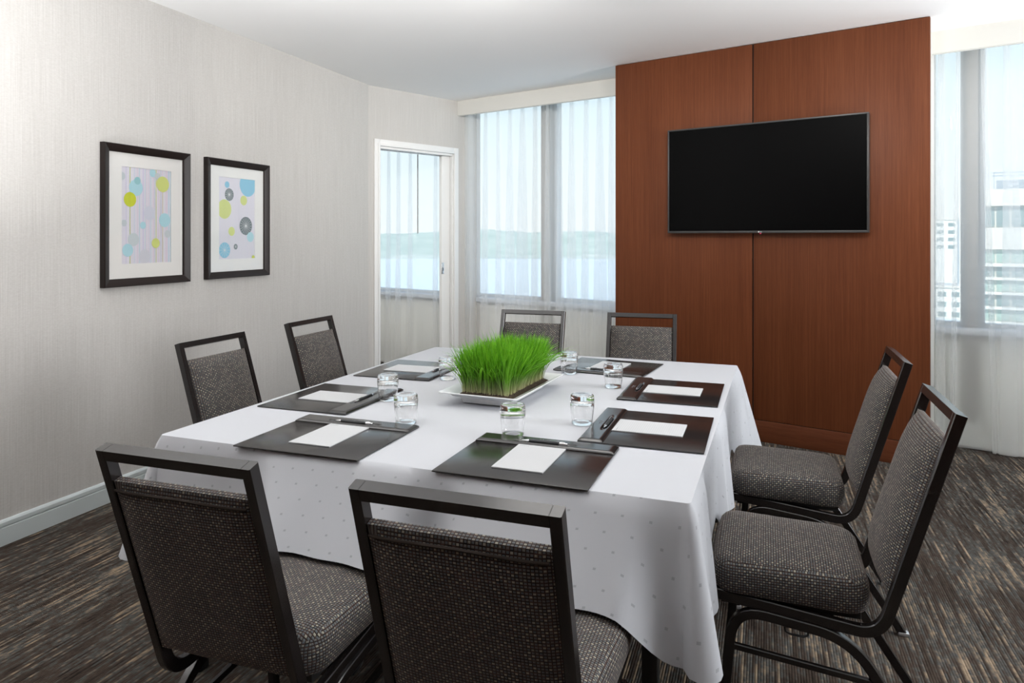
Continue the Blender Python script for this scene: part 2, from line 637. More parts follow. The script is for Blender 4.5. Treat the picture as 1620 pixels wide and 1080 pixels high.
# ================================================================== ROOM SHELL
DK = Vector((-3.27, 5.40, 0))                     # kink between the left wall and the door wall
DD = Vector((0.419, 0.908, 0)).normalized()       # along the door wall
DN = Vector((DD.y, -DD.x, 0))                     # into the room
OW = 5.62                                          # inner face of the window wall under the glass
s_end = (OW - WN.dot(DK)) / WN.dot(DD)


def poly_slab(name, pts, z0, z1, m, parent=None):
    bm = bmesh.new()
    lo = [bm.verts.new((p[0], p[1], z0)) for p in pts]
    hi = [bm.verts.new((p[0], p[1], z1)) for p in pts]
    bm.faces.new(lo[::-1])
    bm.faces.new(hi)
    n = len(pts)
    for i in range(n):
        bm.faces.new((lo[i], lo[(i + 1) % n], hi[(i + 1) % n], hi[i]))
    return finish(name, bm, m, parent)


def wall_t(x, o):  # t on the window wall line o for a given x
    return (x - WN.x * o) / WT.x


tR = wall_t(XR, OW)
tL = -8.6
outer = [P(tL, OW + .25), P(tR + .3, OW + .25)]
corner_R = P(tR, OW + .25)
foot = [(XR + .2, YB - .2), (corner_R.x + .2, corner_R.y), tuple(P(tL, OW + .25)[:2]), (P(tL, OW).x - .1, YB - .2)]
structure(poly_slab('floor', foot, -0.12, 0.0, M['carpet']))
structure(poly_slab('ceiling', foot, CEIL, CEIL + 0.15, M['ceiling']))

# left wall (between this room and the next)
structure(box_obj('wall_left', XL - 0.12, XL, YB, 5.41, 0, CEIL, M['wallpaper']))
# baseboard: flat board, groove and rounded cap
bm = bmesh.new()
prof = [(0, 0), (0.016, 0), (0.016, 0.078), (0.011, 0.081), (0.011, 0.084), (0.016, 0.087), (0.016, 0.104), (0.010, 0.112), (0, 0.114)]
ra = [bm.verts.new((XL + a, YB, b)) for a, b in prof]
rb = [bm.verts.new((XL + a, 5.38, b)) for a, b in prof]
for i in range(len(prof) - 1):
    bm.faces.new((ra[i], ra[i + 1], rb[i + 1], rb[i]))
bm.faces.new(ra)
bm.faces.new(rb[::-1])
structure(finish('baseboard_left', bm, M['base_paint'], smooth=35))

# door wall, in local coordinates: x along the wall, y into the next room (thickness 0.12)
DM = Matrix(((DD.x, -DN.x, 0, DK.x), (DD.y, -DN.y, 0, DK.y), (0, 0, 1, 0), (0, 0, 0, 1)))
OPL, OPR, OPT = 0.143, 1.007, 2.20                 # door opening
bm = bmesh.new()
box(bm, 0.0, OPL, 0, 0.12, 0, CEIL)
box(bm, OPR, s_end, 0, 0.12, 0, CEIL)
box(bm, OPL, OPR, 0, 0.12, OPT, CEIL)
dwall = structure(finish('wall_door', bm, M['wallpaper'], matrix=DM))
door = structure(empty('door_1', matrix=DM))


def dbox(name, *a, m='white_paint', bev=0.003):
    return box_obj(name, *a, M[m], door, bev)


# casing: stepped boards round the opening
bm = bmesh.new()
for d0, d1, w in ((-0.014, 0.0, 0.058), (-0.022, -0.014, 0.022)):
    box(bm, OPL - w, OPL, d0, d1, 0, OPT + w, 0.002)
    box(bm, OPR, OPR + w, d0, d1, 0, OPT + w, 0.002)
    box(bm, OPL, OPR, d0, d1, OPT, OPT + w, 0.002)
finish('casing', bm, M['white_paint'], door, smooth=40)
bm = bmesh.new()
box(bm, OPL - 0.001, OPL + 0.012, 0.0, 0.12, 0, OPT, 0.001)
box(bm, OPR - 0.012, OPR + 0.001, 0.0, 0.035, 0, OPT, 0.001)
box(bm, OPR - 0.012, OPR + 0.001, 0.088, 0.12, 0, OPT, 0.001)
box(bm, OPL, OPR, 0.0, 0.035, OPT - 0.022, OPT + 0.001, 0.001)
box(bm, OPL, OPR, 0.088, 0.12, OPT - 0.022, OPT + 0.001, 0.001)
finish('jamb', bm, M['white_paint'], door, smooth=40)
leaf = dbox('door_leaf', 0.90, 1.30 if s_end > 1.31 else s_end - .02, 0.042, 0.082, 0.01, OPT - 0.01, bev=0.002)
bm = bmesh.new()
box(bm, 0.894, 0.925, 0.036, 0.043, 1.035, 1.145, 0.002)
finish('latch_plate', bm, M['chrome'], leaf, smooth=40)
bm = bmesh.new()
box(bm, 0.904, 0.914, 0.033, 0.038, 1.065, 1.098, 0.003)
finish('latch_pull', bm, M['black_metal'], leaf, smooth=40)

# unseen walls closing the room
structure(box_obj('wall_back', P(tL, OW).x, XR + .15, YB - .15, YB, 0, CEIL, M['wood']))
bm = bmesh.new()
yr1 = corner_R.y
box(bm, XR, XR + 0.15, YB, yr1, 0, 0.8)
box(bm, XR, XR + 0.15, YB, yr1, 2.62, CEIL)
box(bm, XR, XR + 0.15, YB, 1.85, 0.8, 2.62)
box(bm, XR, XR + 0.15, 4.35, yr1, 0.8, 2.62)
structure(finish('wall_right', bm, M['wall_paint']))
structure(box_obj('wall_next_room', P(tL, OW).x - .1, P(tL, OW).x, YB, P(tL, OW).y + .2, 0, CEIL, M['wall_paint']))

# window wall: knee wall, sill, frames, panes
MW = wmat()
SZ = 0.79
MULL = [(-7.10, -7.00), (-3.685, -3.585), (-1.92, -1.83), (-0.312, -0.244), (1.36, 1.45), (3.05, 3.14)]
# the wall below the glass
knee = structure(box_obj('wall_window', tL, tR, OW, OW + 0.2, 0, SZ - 0.045, M['knee'], matrix=MW))
kp = []
for a, b in ((-7.0, -5.4), (-5.3, -4.6), (-4.35, -3.80), (-3.50, -2.70), (-0.42, -0.35), (-0.22, 0.62), (0.72, 1.3)):
    bm = bmesh.new()
    box(bm, a, b, OW - 0.012, OW + 0.001, 0.10, SZ - 0.16, 0.004)
    f = finish('access_panel', bm, M['knee'], knee, smooth=40)
structure(box_obj('trim_1', tL, tR, OW - 0.06, OW + 0.12, SZ - 0.045, SZ, M['sill'], bev=0.006, matrix=MW))
structure(box_obj('wall_above', tL, tR, OW, OW + 0.2, 2.70, CEIL, M['wall_paint'], matrix=MW))
edges = [tL] + [q for m_ in MULL for q in m_] + [tR]
wi = 0
for i, (a, b) in enumerate(MULL):
    structure(box_obj('trim_%d' % (i + 2), a, b, OW - 0.05, OW + 0.16, SZ - 0.60 if i in (1, 3) else SZ, 2.70, M['mullion'], bev=0.006, matrix=MW))
for i in range(0, len(edges), 2):
    a, b = edges[i], edges[i + 1]
    wi += 1
    w = structure(empty('window_%d' % wi, matrix=MW))
    bm = bmesh.new()
    fw = 0.035
    box(bm, a, a + fw, OW + .02, OW + .09, SZ, 2.70, 0.004)
    box(bm, b - fw, b, OW + .02, OW + .09, SZ, 2.70, 0.004)
    box(bm, a + fw, b - fw, OW + .02, OW + .09, SZ, SZ + 0.03, 0.004)
    box(bm, a + fw, b - fw, OW + .02, OW + .09, 2.68, 2.70, 0.004)
    finish('window_frame', bm, M['window_frame'], w, smooth=40)
    box_obj('pane', a + fw, b - fw, OW + .052, OW + .058, SZ + .03, 2.68, M['pane'], w)

# valances (pelmet boxes) either side of the wood pier
VO, VZ = 5.315, 2.578
PT0, PT1, PO = -2.563, -0.457, 4.92


def valance(name, a, b):
    bm = bmesh.new()
    box(bm, a, b, VO, VO + 0.018, VZ, CEIL)
    box(bm, a, b, VO + 0.018, OW, CEIL - 0.02, CEIL)
    box(bm, a, b, VO + 0.012, VO + 0.03, VZ - 0.003, VZ + 0.01)
    return structure(finish(name, bm, M['valance'], matrix=MW))


sv = (VO - WN.dot(DK)) / WN.dot(DD)
tv = WT.dot(DK + DD * sv)
valance('trim_8', tv + 0.002, PT0 + 0.03)
valance('trim_9', PT1 - 0.03, wall_t(XR, VO))
valance('trim_10', tL, tv - 0.18)

# wood-clad pier with two veneer panels and a plinth
pier = structure(box_obj('wall_pier', PT0 + 0.025, PT1 - 0.03, PO + 0.045, OW - 0.001, 0, CEIL, M['valance'], matrix=MW))
mid = (PT0 + PT1) / 2
for a, b in ((PT0, mid - 0.005), (mid + 0.005, PT1)):
    box_obj('wood_panel', a, b, PO, PO + 0.045, 0.146, CEIL - 0.004, M['wood'], pier, 0.0015)
box_obj('seam', mid - 0.006, mid + 0.006, PO + 0.014, PO + 0.045, 0.146, CEIL - 0.004, M['dark_gap'], pier)
box_obj('plinth', PT0, PT1, PO - 0.010, PO + 0.045, 0, 0.142, M['wood_base'], pier, 0.003)
box_obj('plinth_gap', PT0 + .002, PT1 - .002, PO + 0.004, PO + 0.04, 0.141, 0.147, M['dark_gap'], pier)

# ================================================================== CURTAINS
def curtain(name, t0, t1, o, zt, zb, pleats, label, seed, sway=0.02):
    rnd = random.Random(seed)
    NZ = 26
    spec = []
    for pl_ in pleats:
        c, w = pl_[:2]
        lean = pl_[2] if len(pl_) > 2 else rnd.uniform(-sway, sway)
        spec.append((c, w, lean, min(w, rnd.uniform(0.024, 0.042)), rnd.uniform(0, 6.28), rnd.uniform(0.6, 1.3)))
    rows = []
    for j in range(NZ + 1):
        q = j / NZ
        z = zt + (zb - zt) * q
        row = []
        prev_c, prev_w = None, 0
        last = t0
        for (c, w, lean, w0, ph, ex) in spec:
            cc = c + lean * q + 0.012 * math.sin(ph + 2.5 * q) * q
            ww = w0 + (w - w0) * q ** ex
            L, Rr = cc - ww / 2, cc + ww / 2
            # gentle wave up to the fold
            n = 5
            for k in range(n):
                f = k / n
                tt = last + (Rr - last) * f
                row.append((tt, o + (0.004 + 0.006 * q) * math.sin(f * PI)))
            dp = 0.008 + 0.012 * q
            row += [(Rr - ww * .08, o - dp * .1), (Rr, o - dp * .5), (Rr - ww * .12, o - dp * .9), (cc, o - dp), (L + ww * .12, o - dp * 1.1), (L, o - dp * 1.6), (L + ww * .1, o - dp * 2)]
            # come back behind: third layer
            row += [(cc, o - dp * 2.0)]
            last = cc + ww * .2
        for k in range(6):
            f = k / 5
            row.append((last + (t1 - last) * f, o + (0.012 + 0.018 * q) * math.sin(f * PI)))
        rows.append([(tt, oo, z) for tt, oo in row])
    bm = bmesh.new()
    vs = [[bm.verts.new(p) for p in r] for r in rows]
    for j in range(NZ):
        for i in range(len(vs[0]) - 1):
            bm.faces.new((vs[j][i], vs[j][i + 1], vs[j + 1][i + 1], vs[j + 1][i]))
    root = empty(name, matrix=wmat())
    body = finish('fabric', bm, M['sheer'], root, smooth=80)
    # weighted hem: a doubled strip along the bottom
    bm = bmesh.new()
    a = [bm.verts.new((p[0], p[1] - 0.0015, p[2] + 0.030)) for p in rows[-1]]
    b = [bm.verts.new((p[0], p[1] - 0.0015, p[2] + 0.001)) for p in rows[-1]]
    for i in range(len(a) - 1):
        bm.faces.new((a[i], a[i + 1], b[i + 1], b[i]))
    finish('hem', bm, M['sheer'], root, smooth=80)
    box_obj('track', t0, t1, o - 0.012, o + 0.012, zt, zt + 0.02, M['white_paint'], root)
    tag(root, label, 'curtain')
    return root


CO = 5.50
main_pleats = [(-4.28, .10), (-4.13, .09), (-3.985, .15), (-3.84, .17), (-3.695, .08), (-3.56, .08), (-3.42, .10), (-3.30, .14), (-3.15, .09), (-3.02, .16), (-2.90, .08), (-2.76, .10), (-2.62, .09)]
curtain('sheer_curtain', -4.40, -2.40, CO, 2.66, 0.015, main_pleats, 'white sheer curtain left of the wood panelled wall, above the back chairs', 3)
right_pleats = [(-0.525, .025, 0.0), (-0.445, .055, -.01), (-0.350, .030, -.02), (-0.212, .034, .055), (-0.090, .17, .055), (0.12, .12), (0.28, .1), (0.43, .14), (0.6, .1), (0.76, .12), (0.92, .1)]
curtain('sheer_curtain', -0.60, 1.05, CO, 2.66, 0.012, right_pleats, 'white sheer curtain right of the wood panelled wall, reaching the carpet', 5)
next_pleats = [(-6.9, .1), (-6.72, .12), (-6.52, .1), (-6.32, .12), (-6.12, .1), (-5.95, .10), (-5.80, .09), (-5.62, .07), (-5.47, .07), (-5.30, .08), (-4.93, .06)]
c3 = curtain('sheer_curtain', -7.0, -4.80, CO, 2.66, 0.015, next_pleats, 'white sheer curtain of the next room seen through the open doorway', 9)
bm = bmesh.new()
tube(bm, [(-5.14, CO - .06, 2.60), (-5.14, CO - .06, 1.43)], 0.006)
finish('draw_wand', bm, M['mullion'], c3, smooth=60)
# bunched leading edge beside the door wall
bm = bmesh.new()
rows = []
for j in range(20):
    q = j / 19
    z = 2.63 + (0.015 - 2.63) * q
    rows.append([bm.verts.new((-4.52 + 0.13 * k / 24 + 0.02 * (q ** 1.5) * math.sin(k * 1.9), 5.43 + 0.028 * math.sin(k * 1.35 + 0.4 * q), z)) for k in range(25)])
for j in range(19):
    for k in range(24):
        bm.faces.new((rows[j][k], rows[j][k + 1], rows[j + 1][k + 1], rows[j + 1][k]))
root = empty('sheer_curtain', matrix=wmat())
finish('fabric', bm, M['sheer'], root, smooth=80)
box_obj('track', -4.52, -4.39, 5.42, 5.44, 2.63, 2.65, M['white_paint'], root)
tag(root, 'narrow gathered sheer curtain stack in the corner beside the white door frame', 'curtain')


# ================================================================== PICTURES ON THE LEFT WALL
def picture(y0, y1, z0, z1, label, art):
    w, h = y1 - y0, z1 - z0
    root = empty('framed_picture', (XL, (y0 + y1) / 2, z0))
    tag(root, label, 'picture', 'framed circle prints on the left wall')
    # frame moulding: section swept round the rectangle (x = out of the wall)
    sec = [(0.0, 0.0), (0.030, 0.0), (0.034, 0.004), (0.022, 0.036), (0.016, 0.042), (0.008, 0.042)]
    bm = bmesh.new()
    rings = []
    for cy, cz, sy, sz in ((-w / 2, 0, 1, 1), (w / 2, 0, -1, 1), (w / 2, h, -1, -1), (-w / 2, h, 1, -1)):
        rings.append([bm.verts.new((a + 0.001, cy + sy * b, cz + sz * b)) for a, b in sec])
    for i in range(4):
        A, B = rings[i], rings[(i + 1) % 4]
        for k in range(len(sec) - 1):
            bm.faces.new((A[k], A[k + 1], B[k + 1], B[k]))
    finish('frame', bm, M['espresso'], root, smooth=25)
    # mat with a window
    ww, wh = 0.335, 0.525
    zc = 0.120 + wh / 2 if True else h / 2
    bm = bmesh.new()
    y_, z_ = w / 2 - 0.040, 0.040
    box(bm, 0.004, 0.0085, -y_, -ww / 2, z_, h - z_)
    box(bm, 0.004, 0.0085, ww / 2, y_, z_, h - z_)
    box(bm, 0.004, 0.0085, -ww / 2, ww / 2, z_, zc - wh / 2)
    box(bm, 0.004, 0.0085, -ww / 2, ww / 2, zc + wh / 2, h - z_)
    finish('mat_board', bm, M['mat_board'], root)
    # print: flat sheet with discs and thin lines laid in ink layers
    bm = bmesh.new()
    cols = {}
    mats = []

    def mi(c):
        if c not in cols:
            cols[c] = len(mats)
            mats.append(mat('print_ink', c, 0.8, spec=0.1))
        return cols[c]
    box(bm, 0.003, 0.0045, -ww / 2, ww / 2, zc - wh / 2, zc + wh / 2, mi=mi((0.70, 0.68, 0.74)))
    lev = [0.0047]

    def quad(a, b, c, d, col):
        x = lev[0]
        lev[0] += 0.00003
        pts = [(max(-ww / 2, min(ww / 2, p[0])), max(zc - wh / 2, min(zc + wh / 2, p[1]))) for p in (a, b, c, d)]
        f = bm.faces.new([bm.verts.new((x, p[0], p[1])) for p in pts])
        f.material_index = mi(col)

    def disc(u, v, r, col, spokes=0):
        x = lev[0]
        lev[0] += 0.00004
        cy, cz = -ww / 2 + u * ww, zc + wh / 2 - v * wh
        pts = []
        for k in range(40):
            a = k * 2 * PI / 40
            yy = max(-ww / 2, min(ww / 2, cy + r * math.cos(a)))
            zz = max(zc - wh / 2, min(zc + wh / 2, cz + r * math.sin(a)))
            pts.append((x, yy, zz))
        f = bm.faces.new([bm.verts.new(p) for p in pts])
        f.material_index = mi(col)
        for k in range(spokes):
            a = k * 2 * PI / spokes
            dy, dz = math.cos(a), math.sin(a)
            s = 0.0008
            quad((cy - dz * s, cz + dy * s), (cy + dz * s, cz - dy * s), (cy + dy * r * .93 + dz * s, cz + dz * r * .93 - dy * s), (cy + dy * r * .93 - dz * s, cz + dz * r * .93 + dy * s), (0.72, 0.72, 0.72))
    art(disc, lambda u, wd, c, v0=0, v1=1: quad((-ww / 2 + u * ww - wd, zc + wh / 2 - v0 * wh), (-ww / 2 + u * ww + wd, zc + wh / 2 - v0 * wh), (-ww / 2 + u * ww + wd, zc + wh / 2 - v1 * wh), (-ww / 2 + u * ww - wd, zc + wh / 2 - v1 * wh), c))
    me = bpy.data.meshes.new('print')
    bm.to_mesh(me)
    bm.free()
    for m_ in mats:
        me.materials.append(m_)
    link_mesh('print', me, root)
    box_obj('glazing', 0.011, 0.0125, -w / 2 + .038, w / 2 - .038, 0.038, h - .038, M['picture_glass'], root)
    return root


LIME, LIME2 = (0.55, 0.60, 0.06), (0.60, 0.66, 0.22)
SKY_, SKY2, GRY, TEAL = (0.42, 0.66, 0.72), (0.24, 0.52, 0.68), (0.55, 0.60, 0.62), (0.30, 0.55, 0.58)
DGR = (0.13, 0.16, 0.17)


def art1(disc, line):
    r_ = random.Random(2)
    for k in range(26):
        line(r_.random(), 0.0008 + 0.0012 * r_.random(), r_.choice([(0.48, 0.64, 0.76), (0.56, 0.52, 0.74), (0.70, 0.56, 0.66), (0.42, 0.66, 0.72)]))
    line(0.165, 0.0022, LIME2)
    line(0.69, 0.0020, LIME2)
    line(0.83, 0.0012, LIME2, 0.2, 1)
    for u, v, r, c in ((0.01, 0.10, .022, GRY), (0.28, 0.21, .045, SKY_), (0.31, 0.135, .021, TEAL), (0.62, 0.04, .022, SKY_), (0.72, 0.07, .020, GRY), (0.83, 0.15, .045, LIME2), (0.165, 0.335, .040, LIME), (0.55, 0.47, .040, (0.62, 0.64, 0.72)), (0.87, 0.54, .040, SKY_), (0.42, 0.60, .020, SKY_), (0.05, 0.58, .018, GRY), (0.23, 0.75, .036, (0.56, 0.62, 0.64)), (0.12, 0.86, .035, SKY_), (0.68, 0.79, .028, LIME2), (0.93, 0.69, .022, GRY), (0.45, 0.93, .040, (0.62, 0.63, 0.68))):
        disc(u, v, r, c)


def art2(disc, line):
    r_ = random.Random(5)
    for k in range(10):
        line(r_.random(), 0.0006 + 0.0008 * r_.random(), (0.64, 0.62, 0.74))
    disc(0.15, 0.39, .062, LIME2)
    disc(0.80, 0.07, .078, SKY2)
    disc(0.28, 0.21, .040, DGR, 14)
    disc(0.22, 0.09, .021, SKY2)
    disc(0.68, 0.27, .032, LIME2)
    disc(0.74, 0.59, .060, DGR, 18)
    disc(0.87, 0.73, .033, SKY_)
    disc(0.34, 0.66, .029, LIME2)
    disc(0.15, 0.89, .050, SKY2, 12)
    disc(0.45, 0.85, .018, DGR, 8)
    disc(0.95, 0.99, .014, LIME)


picture(2.757, 3.345, 1.128, 1.888, 'dark framed print of lime and blue circles on vertical lines, nearer the camera', art1)
picture(3.481, 4.064, 1.131, 1.886, 'dark framed print of grey spoked wheels and blue discs, nearer the doorway', art2)

# ================================================================== TELEVISION
tvm = wmat(0, PO)
tv_root = empty('television', matrix=wmat(-1.442, PO, 1.42))
tag(tv_root, 'large black flat television mounted on the wood panelled wall', 'television')
TW, THh = 1.325 / 2, 0.748
bm = bmesh.new()
box(bm, -TW, TW, -0.062, -0.018, 0, THh, 0.004)
finish('housing', bm, M['bezel'], tv_root, smooth=40)
bm = bmesh.new()
bw = 0.011
for a in ((-TW, TW, -0.066, -0.060, 0, bw + .004), (-TW, TW, -0.066, -0.060, THh - bw, THh), (-TW, -TW + bw, -0.066, -0.060, bw, THh - bw), (TW - bw, TW, -0.066, -0.060, bw, THh - bw)):
    box(bm, *a, 0.0015)
finish('bezel', bm, M['bezel'], tv_root, smooth=40)
box_obj('screen', -TW + bw - .002, TW - bw + .002, -0.0635, -0.061, bw, THh - bw, M['screen'], tv_root)
box_obj('wall_bracket', -0.25, 0.25, -0.018, 0.0, 0.2, 0.55, M['black_metal'], tv_root)
fc = bpy.data.curves.new('lettering', 'FONT')
fc.body = 'LG'
fc.size = 0.011
fc.extrude = 0.0004
fc.align_x = 'CENTER'
ft = bpy.data.objects.new('lettering_curve', fc)
COL.objects.link(ft)
bpy.context.view_layer.update()
lme = bpy.data.meshes.new_from_object(ft.evaluated_get(bpy.context.evaluated_depsgraph_get()))
bpy.data.objects.remove(ft)
lme.materials.clear()
lme.materials.append(M['logo'])
fo = link_mesh('lettering', lme, tv_root)
fo.location = (0.006, -0.0668, 0.0035)
fo.rotation_euler = (PI / 2, 0, 0)
bm = bmesh.new()
lathe(bm, [(0, 0), (0.0052, 0), (0.0048, 0.0012), (0, 0.0016)], 16)
bmesh.ops.rotate(bm, verts=bm.verts[:], cent=(0, 0, 0), matrix=Matrix.Rotation(PI / 2, 3, 'X'))
bmesh.ops.translate(bm, verts=bm.verts[:], vec=(-0.009, -0.0664, 0.0078))
finish('round_mark', bm, M['logo'], tv_root, smooth=50)
bm = bmesh.new()
box(bm, -0.005, 0.006, -0.066, -0.056, -0.007, 0.0, 0.002)
finish('standby_light', bm, M['led'], tv_root, smooth=40)

# ================================================================== TABLE AND CLOTH
TC = Vector((-0.973, 2.718, 0))
TR = math.radians(-1.2)
HX, HY = 0.830, 0.970
tab = empty('banquet_table', TC, TR)
tag(tab, 'folding banquet table hidden under the white cloth, black legs', 'table')
box_obj('tabletop', -HX + .01, HX - .01, -HY + .01, HY - .01, 0.722, 0.752, mat('laminate_top', (0.25, 0.2, 0.15), 0.5), tab, 0.004)
bm = bmesh.new()
for a in ((-HX + .06, HX - .06, -HY + .06, -HY + .085), (-HX + .06, HX - .06, HY - .085, HY - .06), (-HX + .06, -HX + .085, -HY + .085, HY - .085), (HX - .085, HX - .06, -HY + .085, HY - .085)):
    box(bm, *a, 0.67, 0.722)
finish('apron', bm, M['black_metal'], tab)
for sx_ in (-1, 1):
    for sy_ in (-1, 1):
        bm = bmesh.new()
        cx, cy = sx_ * (HX - 0.105), sy_ * (HY - 0.06)
        box(bm, cx - .02, cx + .02, cy - .02, cy + .02, 0.0, 0.70, 0.004)
        finish('leg', bm, M['black_metal'], tab, smooth=40)


def bump_(x, c, w):
    return math.exp(-((x - c) / w) ** 2)


def plateau(x, c, half, soft):
    d = abs(x - c)
    if d < half:
        return 1.0
    if d > half + soft:
        return 0.0
    q = 1 - (d - half) / soft
    return q * q * (3 - 2 * q)


CA, CB = -0.500 - TC.x, -1.120 - TC.x              # front chairs, local x
RC = (2.215 - TC.y, 3.00 - TC.y)                   # right chairs, local y
bm = bmesh.new()
uvl = bm.loops.layers.uv.verify()
NXT, NYT = 48, 56
R0 = 0.012
# perimeter list (counter-clockwise from front-left): position, outward dir, side, coordinate
per = []
ns = 72
for k in range(ns + 1):
    x = -HX + R0 + (2 * HX - 2 * R0) * k / ns
    per.append((x, -HY, 0, -1, 0, x))
for k in range(1, 8):
    a = -PI / 2 + PI / 2 * k / 8
    per.append((HX - R0 + R0 * math.cos(a), -HY + R0 + R0 * math.sin(a), math.cos(a), math.sin(a), 4, k / 8))
for k in range(ns + 1):
    y = -HY + R0 + (2 * HY - 2 * R0) * k / ns
    per.append((HX, y, 1, 0, 1, y))
for k in range(1, 8):
    a = PI / 2 * k / 8
    per.append((HX - R0 + R0 * math.cos(a), HY - R0 + R0 * math.sin(a), math.cos(a), math.sin(a), 5, k / 8))
for k in range(ns + 1):
    x = HX - R0 - (2 * HX - 2 * R0) * k / ns
    per.append((x, HY, 0, 1, 2, x))
for k in range(1, 8):
    a = PI / 2 + PI / 2 * k / 8
    per.append((-HX + R0 + R0 * math.cos(a), HY - R0 + R0 * math.sin(a), math.cos(a), math.sin(a), 6, k / 8))
for k in range(ns + 1):
    y = HY - R0 - (2 * HY - 2 * R0) * k / ns
    per.append((-HX, y, -1, 0, 3, y))
for k in range(1, 8):
    a = PI + PI / 2 * k / 8
    per.append((-HX + R0 + R0 * math.cos(a), -HY + R0 + R0 * math.sin(a), math.cos(a), math.sin(a), 7, k / 8))
NPER = len(per)
NJ = 16
ZT = 0.760
skirt = []
arc = 0.0
arcs = []
for i, p in enumerate(per):
    if i:
        arc += math.hypot(p[0] - per[i - 1][0], p[1] - per[i - 1][1]) * (5 if p[4] > 3 else 1)
    arcs.append(arc)


def skirt_shape(p, q):
    """outward offset and height at drop fraction q for perimeter point p"""
    x, y, nx, ny, side, c = p
    out = 0.010 * (1 - (1 - min(1, q * 8)) ** 2) + 0.022 * q
    drop = 0.345
    if side == 0:
        w = max(plateau(c, CA, .20, .12), plateau(c, CB, .20, .12))
        out += 0.115 * w * q ** 1.1
        drop -= 0.125 * w
        out += 0.006 * math.sin(c * 16 + 1.0) * q + 0.004 * math.sin(c * 37) * q * q
        ce = max(bump_(c, HX, .16), bump_(c, -HX, .16))
        drop += 0.020 * ce
        out += 0.014 * ce * q
    elif side == 1:
        w = max(plateau(c, RC[0], .19, .05), plateau(c, RC[1], .19, .05))
        out += (0.010 * math.sin(c * 23 + .6) + 0.007 * math.sin(c * 51 + 2)) * q * (1 - .4 * w)
        out = out * (1 - .85 * w)
        drop -= 0.075 * w
        out += 0.055 * bump_(c, HY, .16) * q + 0.030 * bump_(c, -HY, .10) * q
        drop += 0.05 * bump_(c, HY, .18)
    elif side in (2, 3):
        cs = (-0.31, 0.33) if side == 2 else (-0.22, 0.50)
        w = max(plateau(c, cs[0], .23, .08), plateau(c, cs[1], .23, .08))
        drop -= 0.135 * w
        out += (0.012 * math.sin(c * 19) + 0.006 * math.sin(c * 43 + 1)) * q
        out += 0.04 * max(bump_(c, HX if side == 2 else HY, .14), bump_(c, -HX if side == 2 else -HY, .14)) * q
    else:
        k = math.sin(PI * c)
        if side == 4:
            out += (0.030 + 0.030 * k) * q
            drop += 0.022 + 0.010 * k
        elif side == 5:
            out += (0.06 + 0.05 * k) * q
            drop += 0.05 + 0.02 * k
        else:
            out += (0.04 + 0.05 * k) * q
            drop += 0.02
    return out, drop


for j in range(NJ + 1):
    q = j / NJ
    ring = []
    for p in per:
        out, drop = skirt_shape(p, q)
        if j == 0:
            out, z = 0.0, ZT
        else:
            z = ZT - drop * q - 0.002
        ring.append(bm.verts.new((p[0] + p[2] * out, p[1] + p[3] * out, z)))
    skirt.append(ring)
for j in range(NJ):
    for i in range(NPER):
        i2 = (i + 1) % NPER
        f = bm.faces.new((skirt[j][i], skirt[j + 1][i], skirt[j + 1][i2], skirt[j][i2]))
        for lp, (a, b) in zip(f.loops, ((i, j), (i, j + 1), (i + 1, j + 1), (i + 1, j))):
            s = arcs[a] if a < NPER else arcs[-1] + 0.005
            lp[uvl].uv = (s * 0.992 + 0.12 * 0.345 * b / NJ, 0.345 * b / NJ + 0.055 * s)
# flat top: inner grid stitched to the ring
xs = [-HX + R0 + (2 * HX - 2 * R0) * k / ns for k in range(ns + 1)]
ys = [-HY + R0 + (2 * HY - 2 * R0) * k / ns for k in range(ns + 1)]
off0, off1 = 0, ns + 8
off2, off3 = 2 * (ns + 8), 3 * (ns + 8)
grid = {}
for a in range(ns + 1):
    for b in range(ns + 1):
        x, y = xs[a], ys[b]
        e_ = min(HX - abs(x), HY - abs(y))
        wz = 0.0009 * mnoise.noise(Vector((x * 2.2, y * 7, 1.0))) * min(1, e_ / .1)
        grid[a, b] = bm.verts.new((x, y, ZT + wz))
for a in range(ns):
    for b in range(ns):
        bm.faces.new((grid[a, b], grid[a + 1, b], grid[a + 1, b + 1], grid[a, b + 1]))
top = skirt[0]
for k in range(ns):
    bm.faces.new((top[off0 + k], top[off0 + k + 1], grid[k + 1, 0], grid[k, 0]))
    bm.faces.new((top[off1 + k], top[off1 + k + 1], grid[ns, k + 1], grid[ns, k]))
    bm.faces.new((top[off2 + k], top[off2 + k + 1], grid[ns - k - 1, ns], grid[ns - k, ns]))
    bm.faces.new((top[off3 + k], top[off3 + k + 1], grid[0, ns - k - 1], grid[0, ns - k]))
for off, g in ((off0 + ns, grid[ns, 0]), (off1 + ns, grid[ns, ns]), (off2 + ns, grid[0, ns]), (off3 + ns, grid[0, 0])):
    for k in range(8):
        bm.faces.new((top[off + k], top[(off + k + 1) % NPER], g))
for f in bm.faces:
    if all(v.co.z > ZT - 0.001 for v in f.verts):
        for lp in f.loops:
            lp[uvl].uv = (lp.vert.co.x, lp.vert.co.y)
        f.material_index = 1
cloth = finish('tablecloth', bm, [M['cloth'], M['cloth_top']], loc=TC, smooth=48)
cloth.rotation_euler = (0, 0, TR)
tag(cloth, 'white tablecloth with small woven squares draped over the table', 'tablecloth')

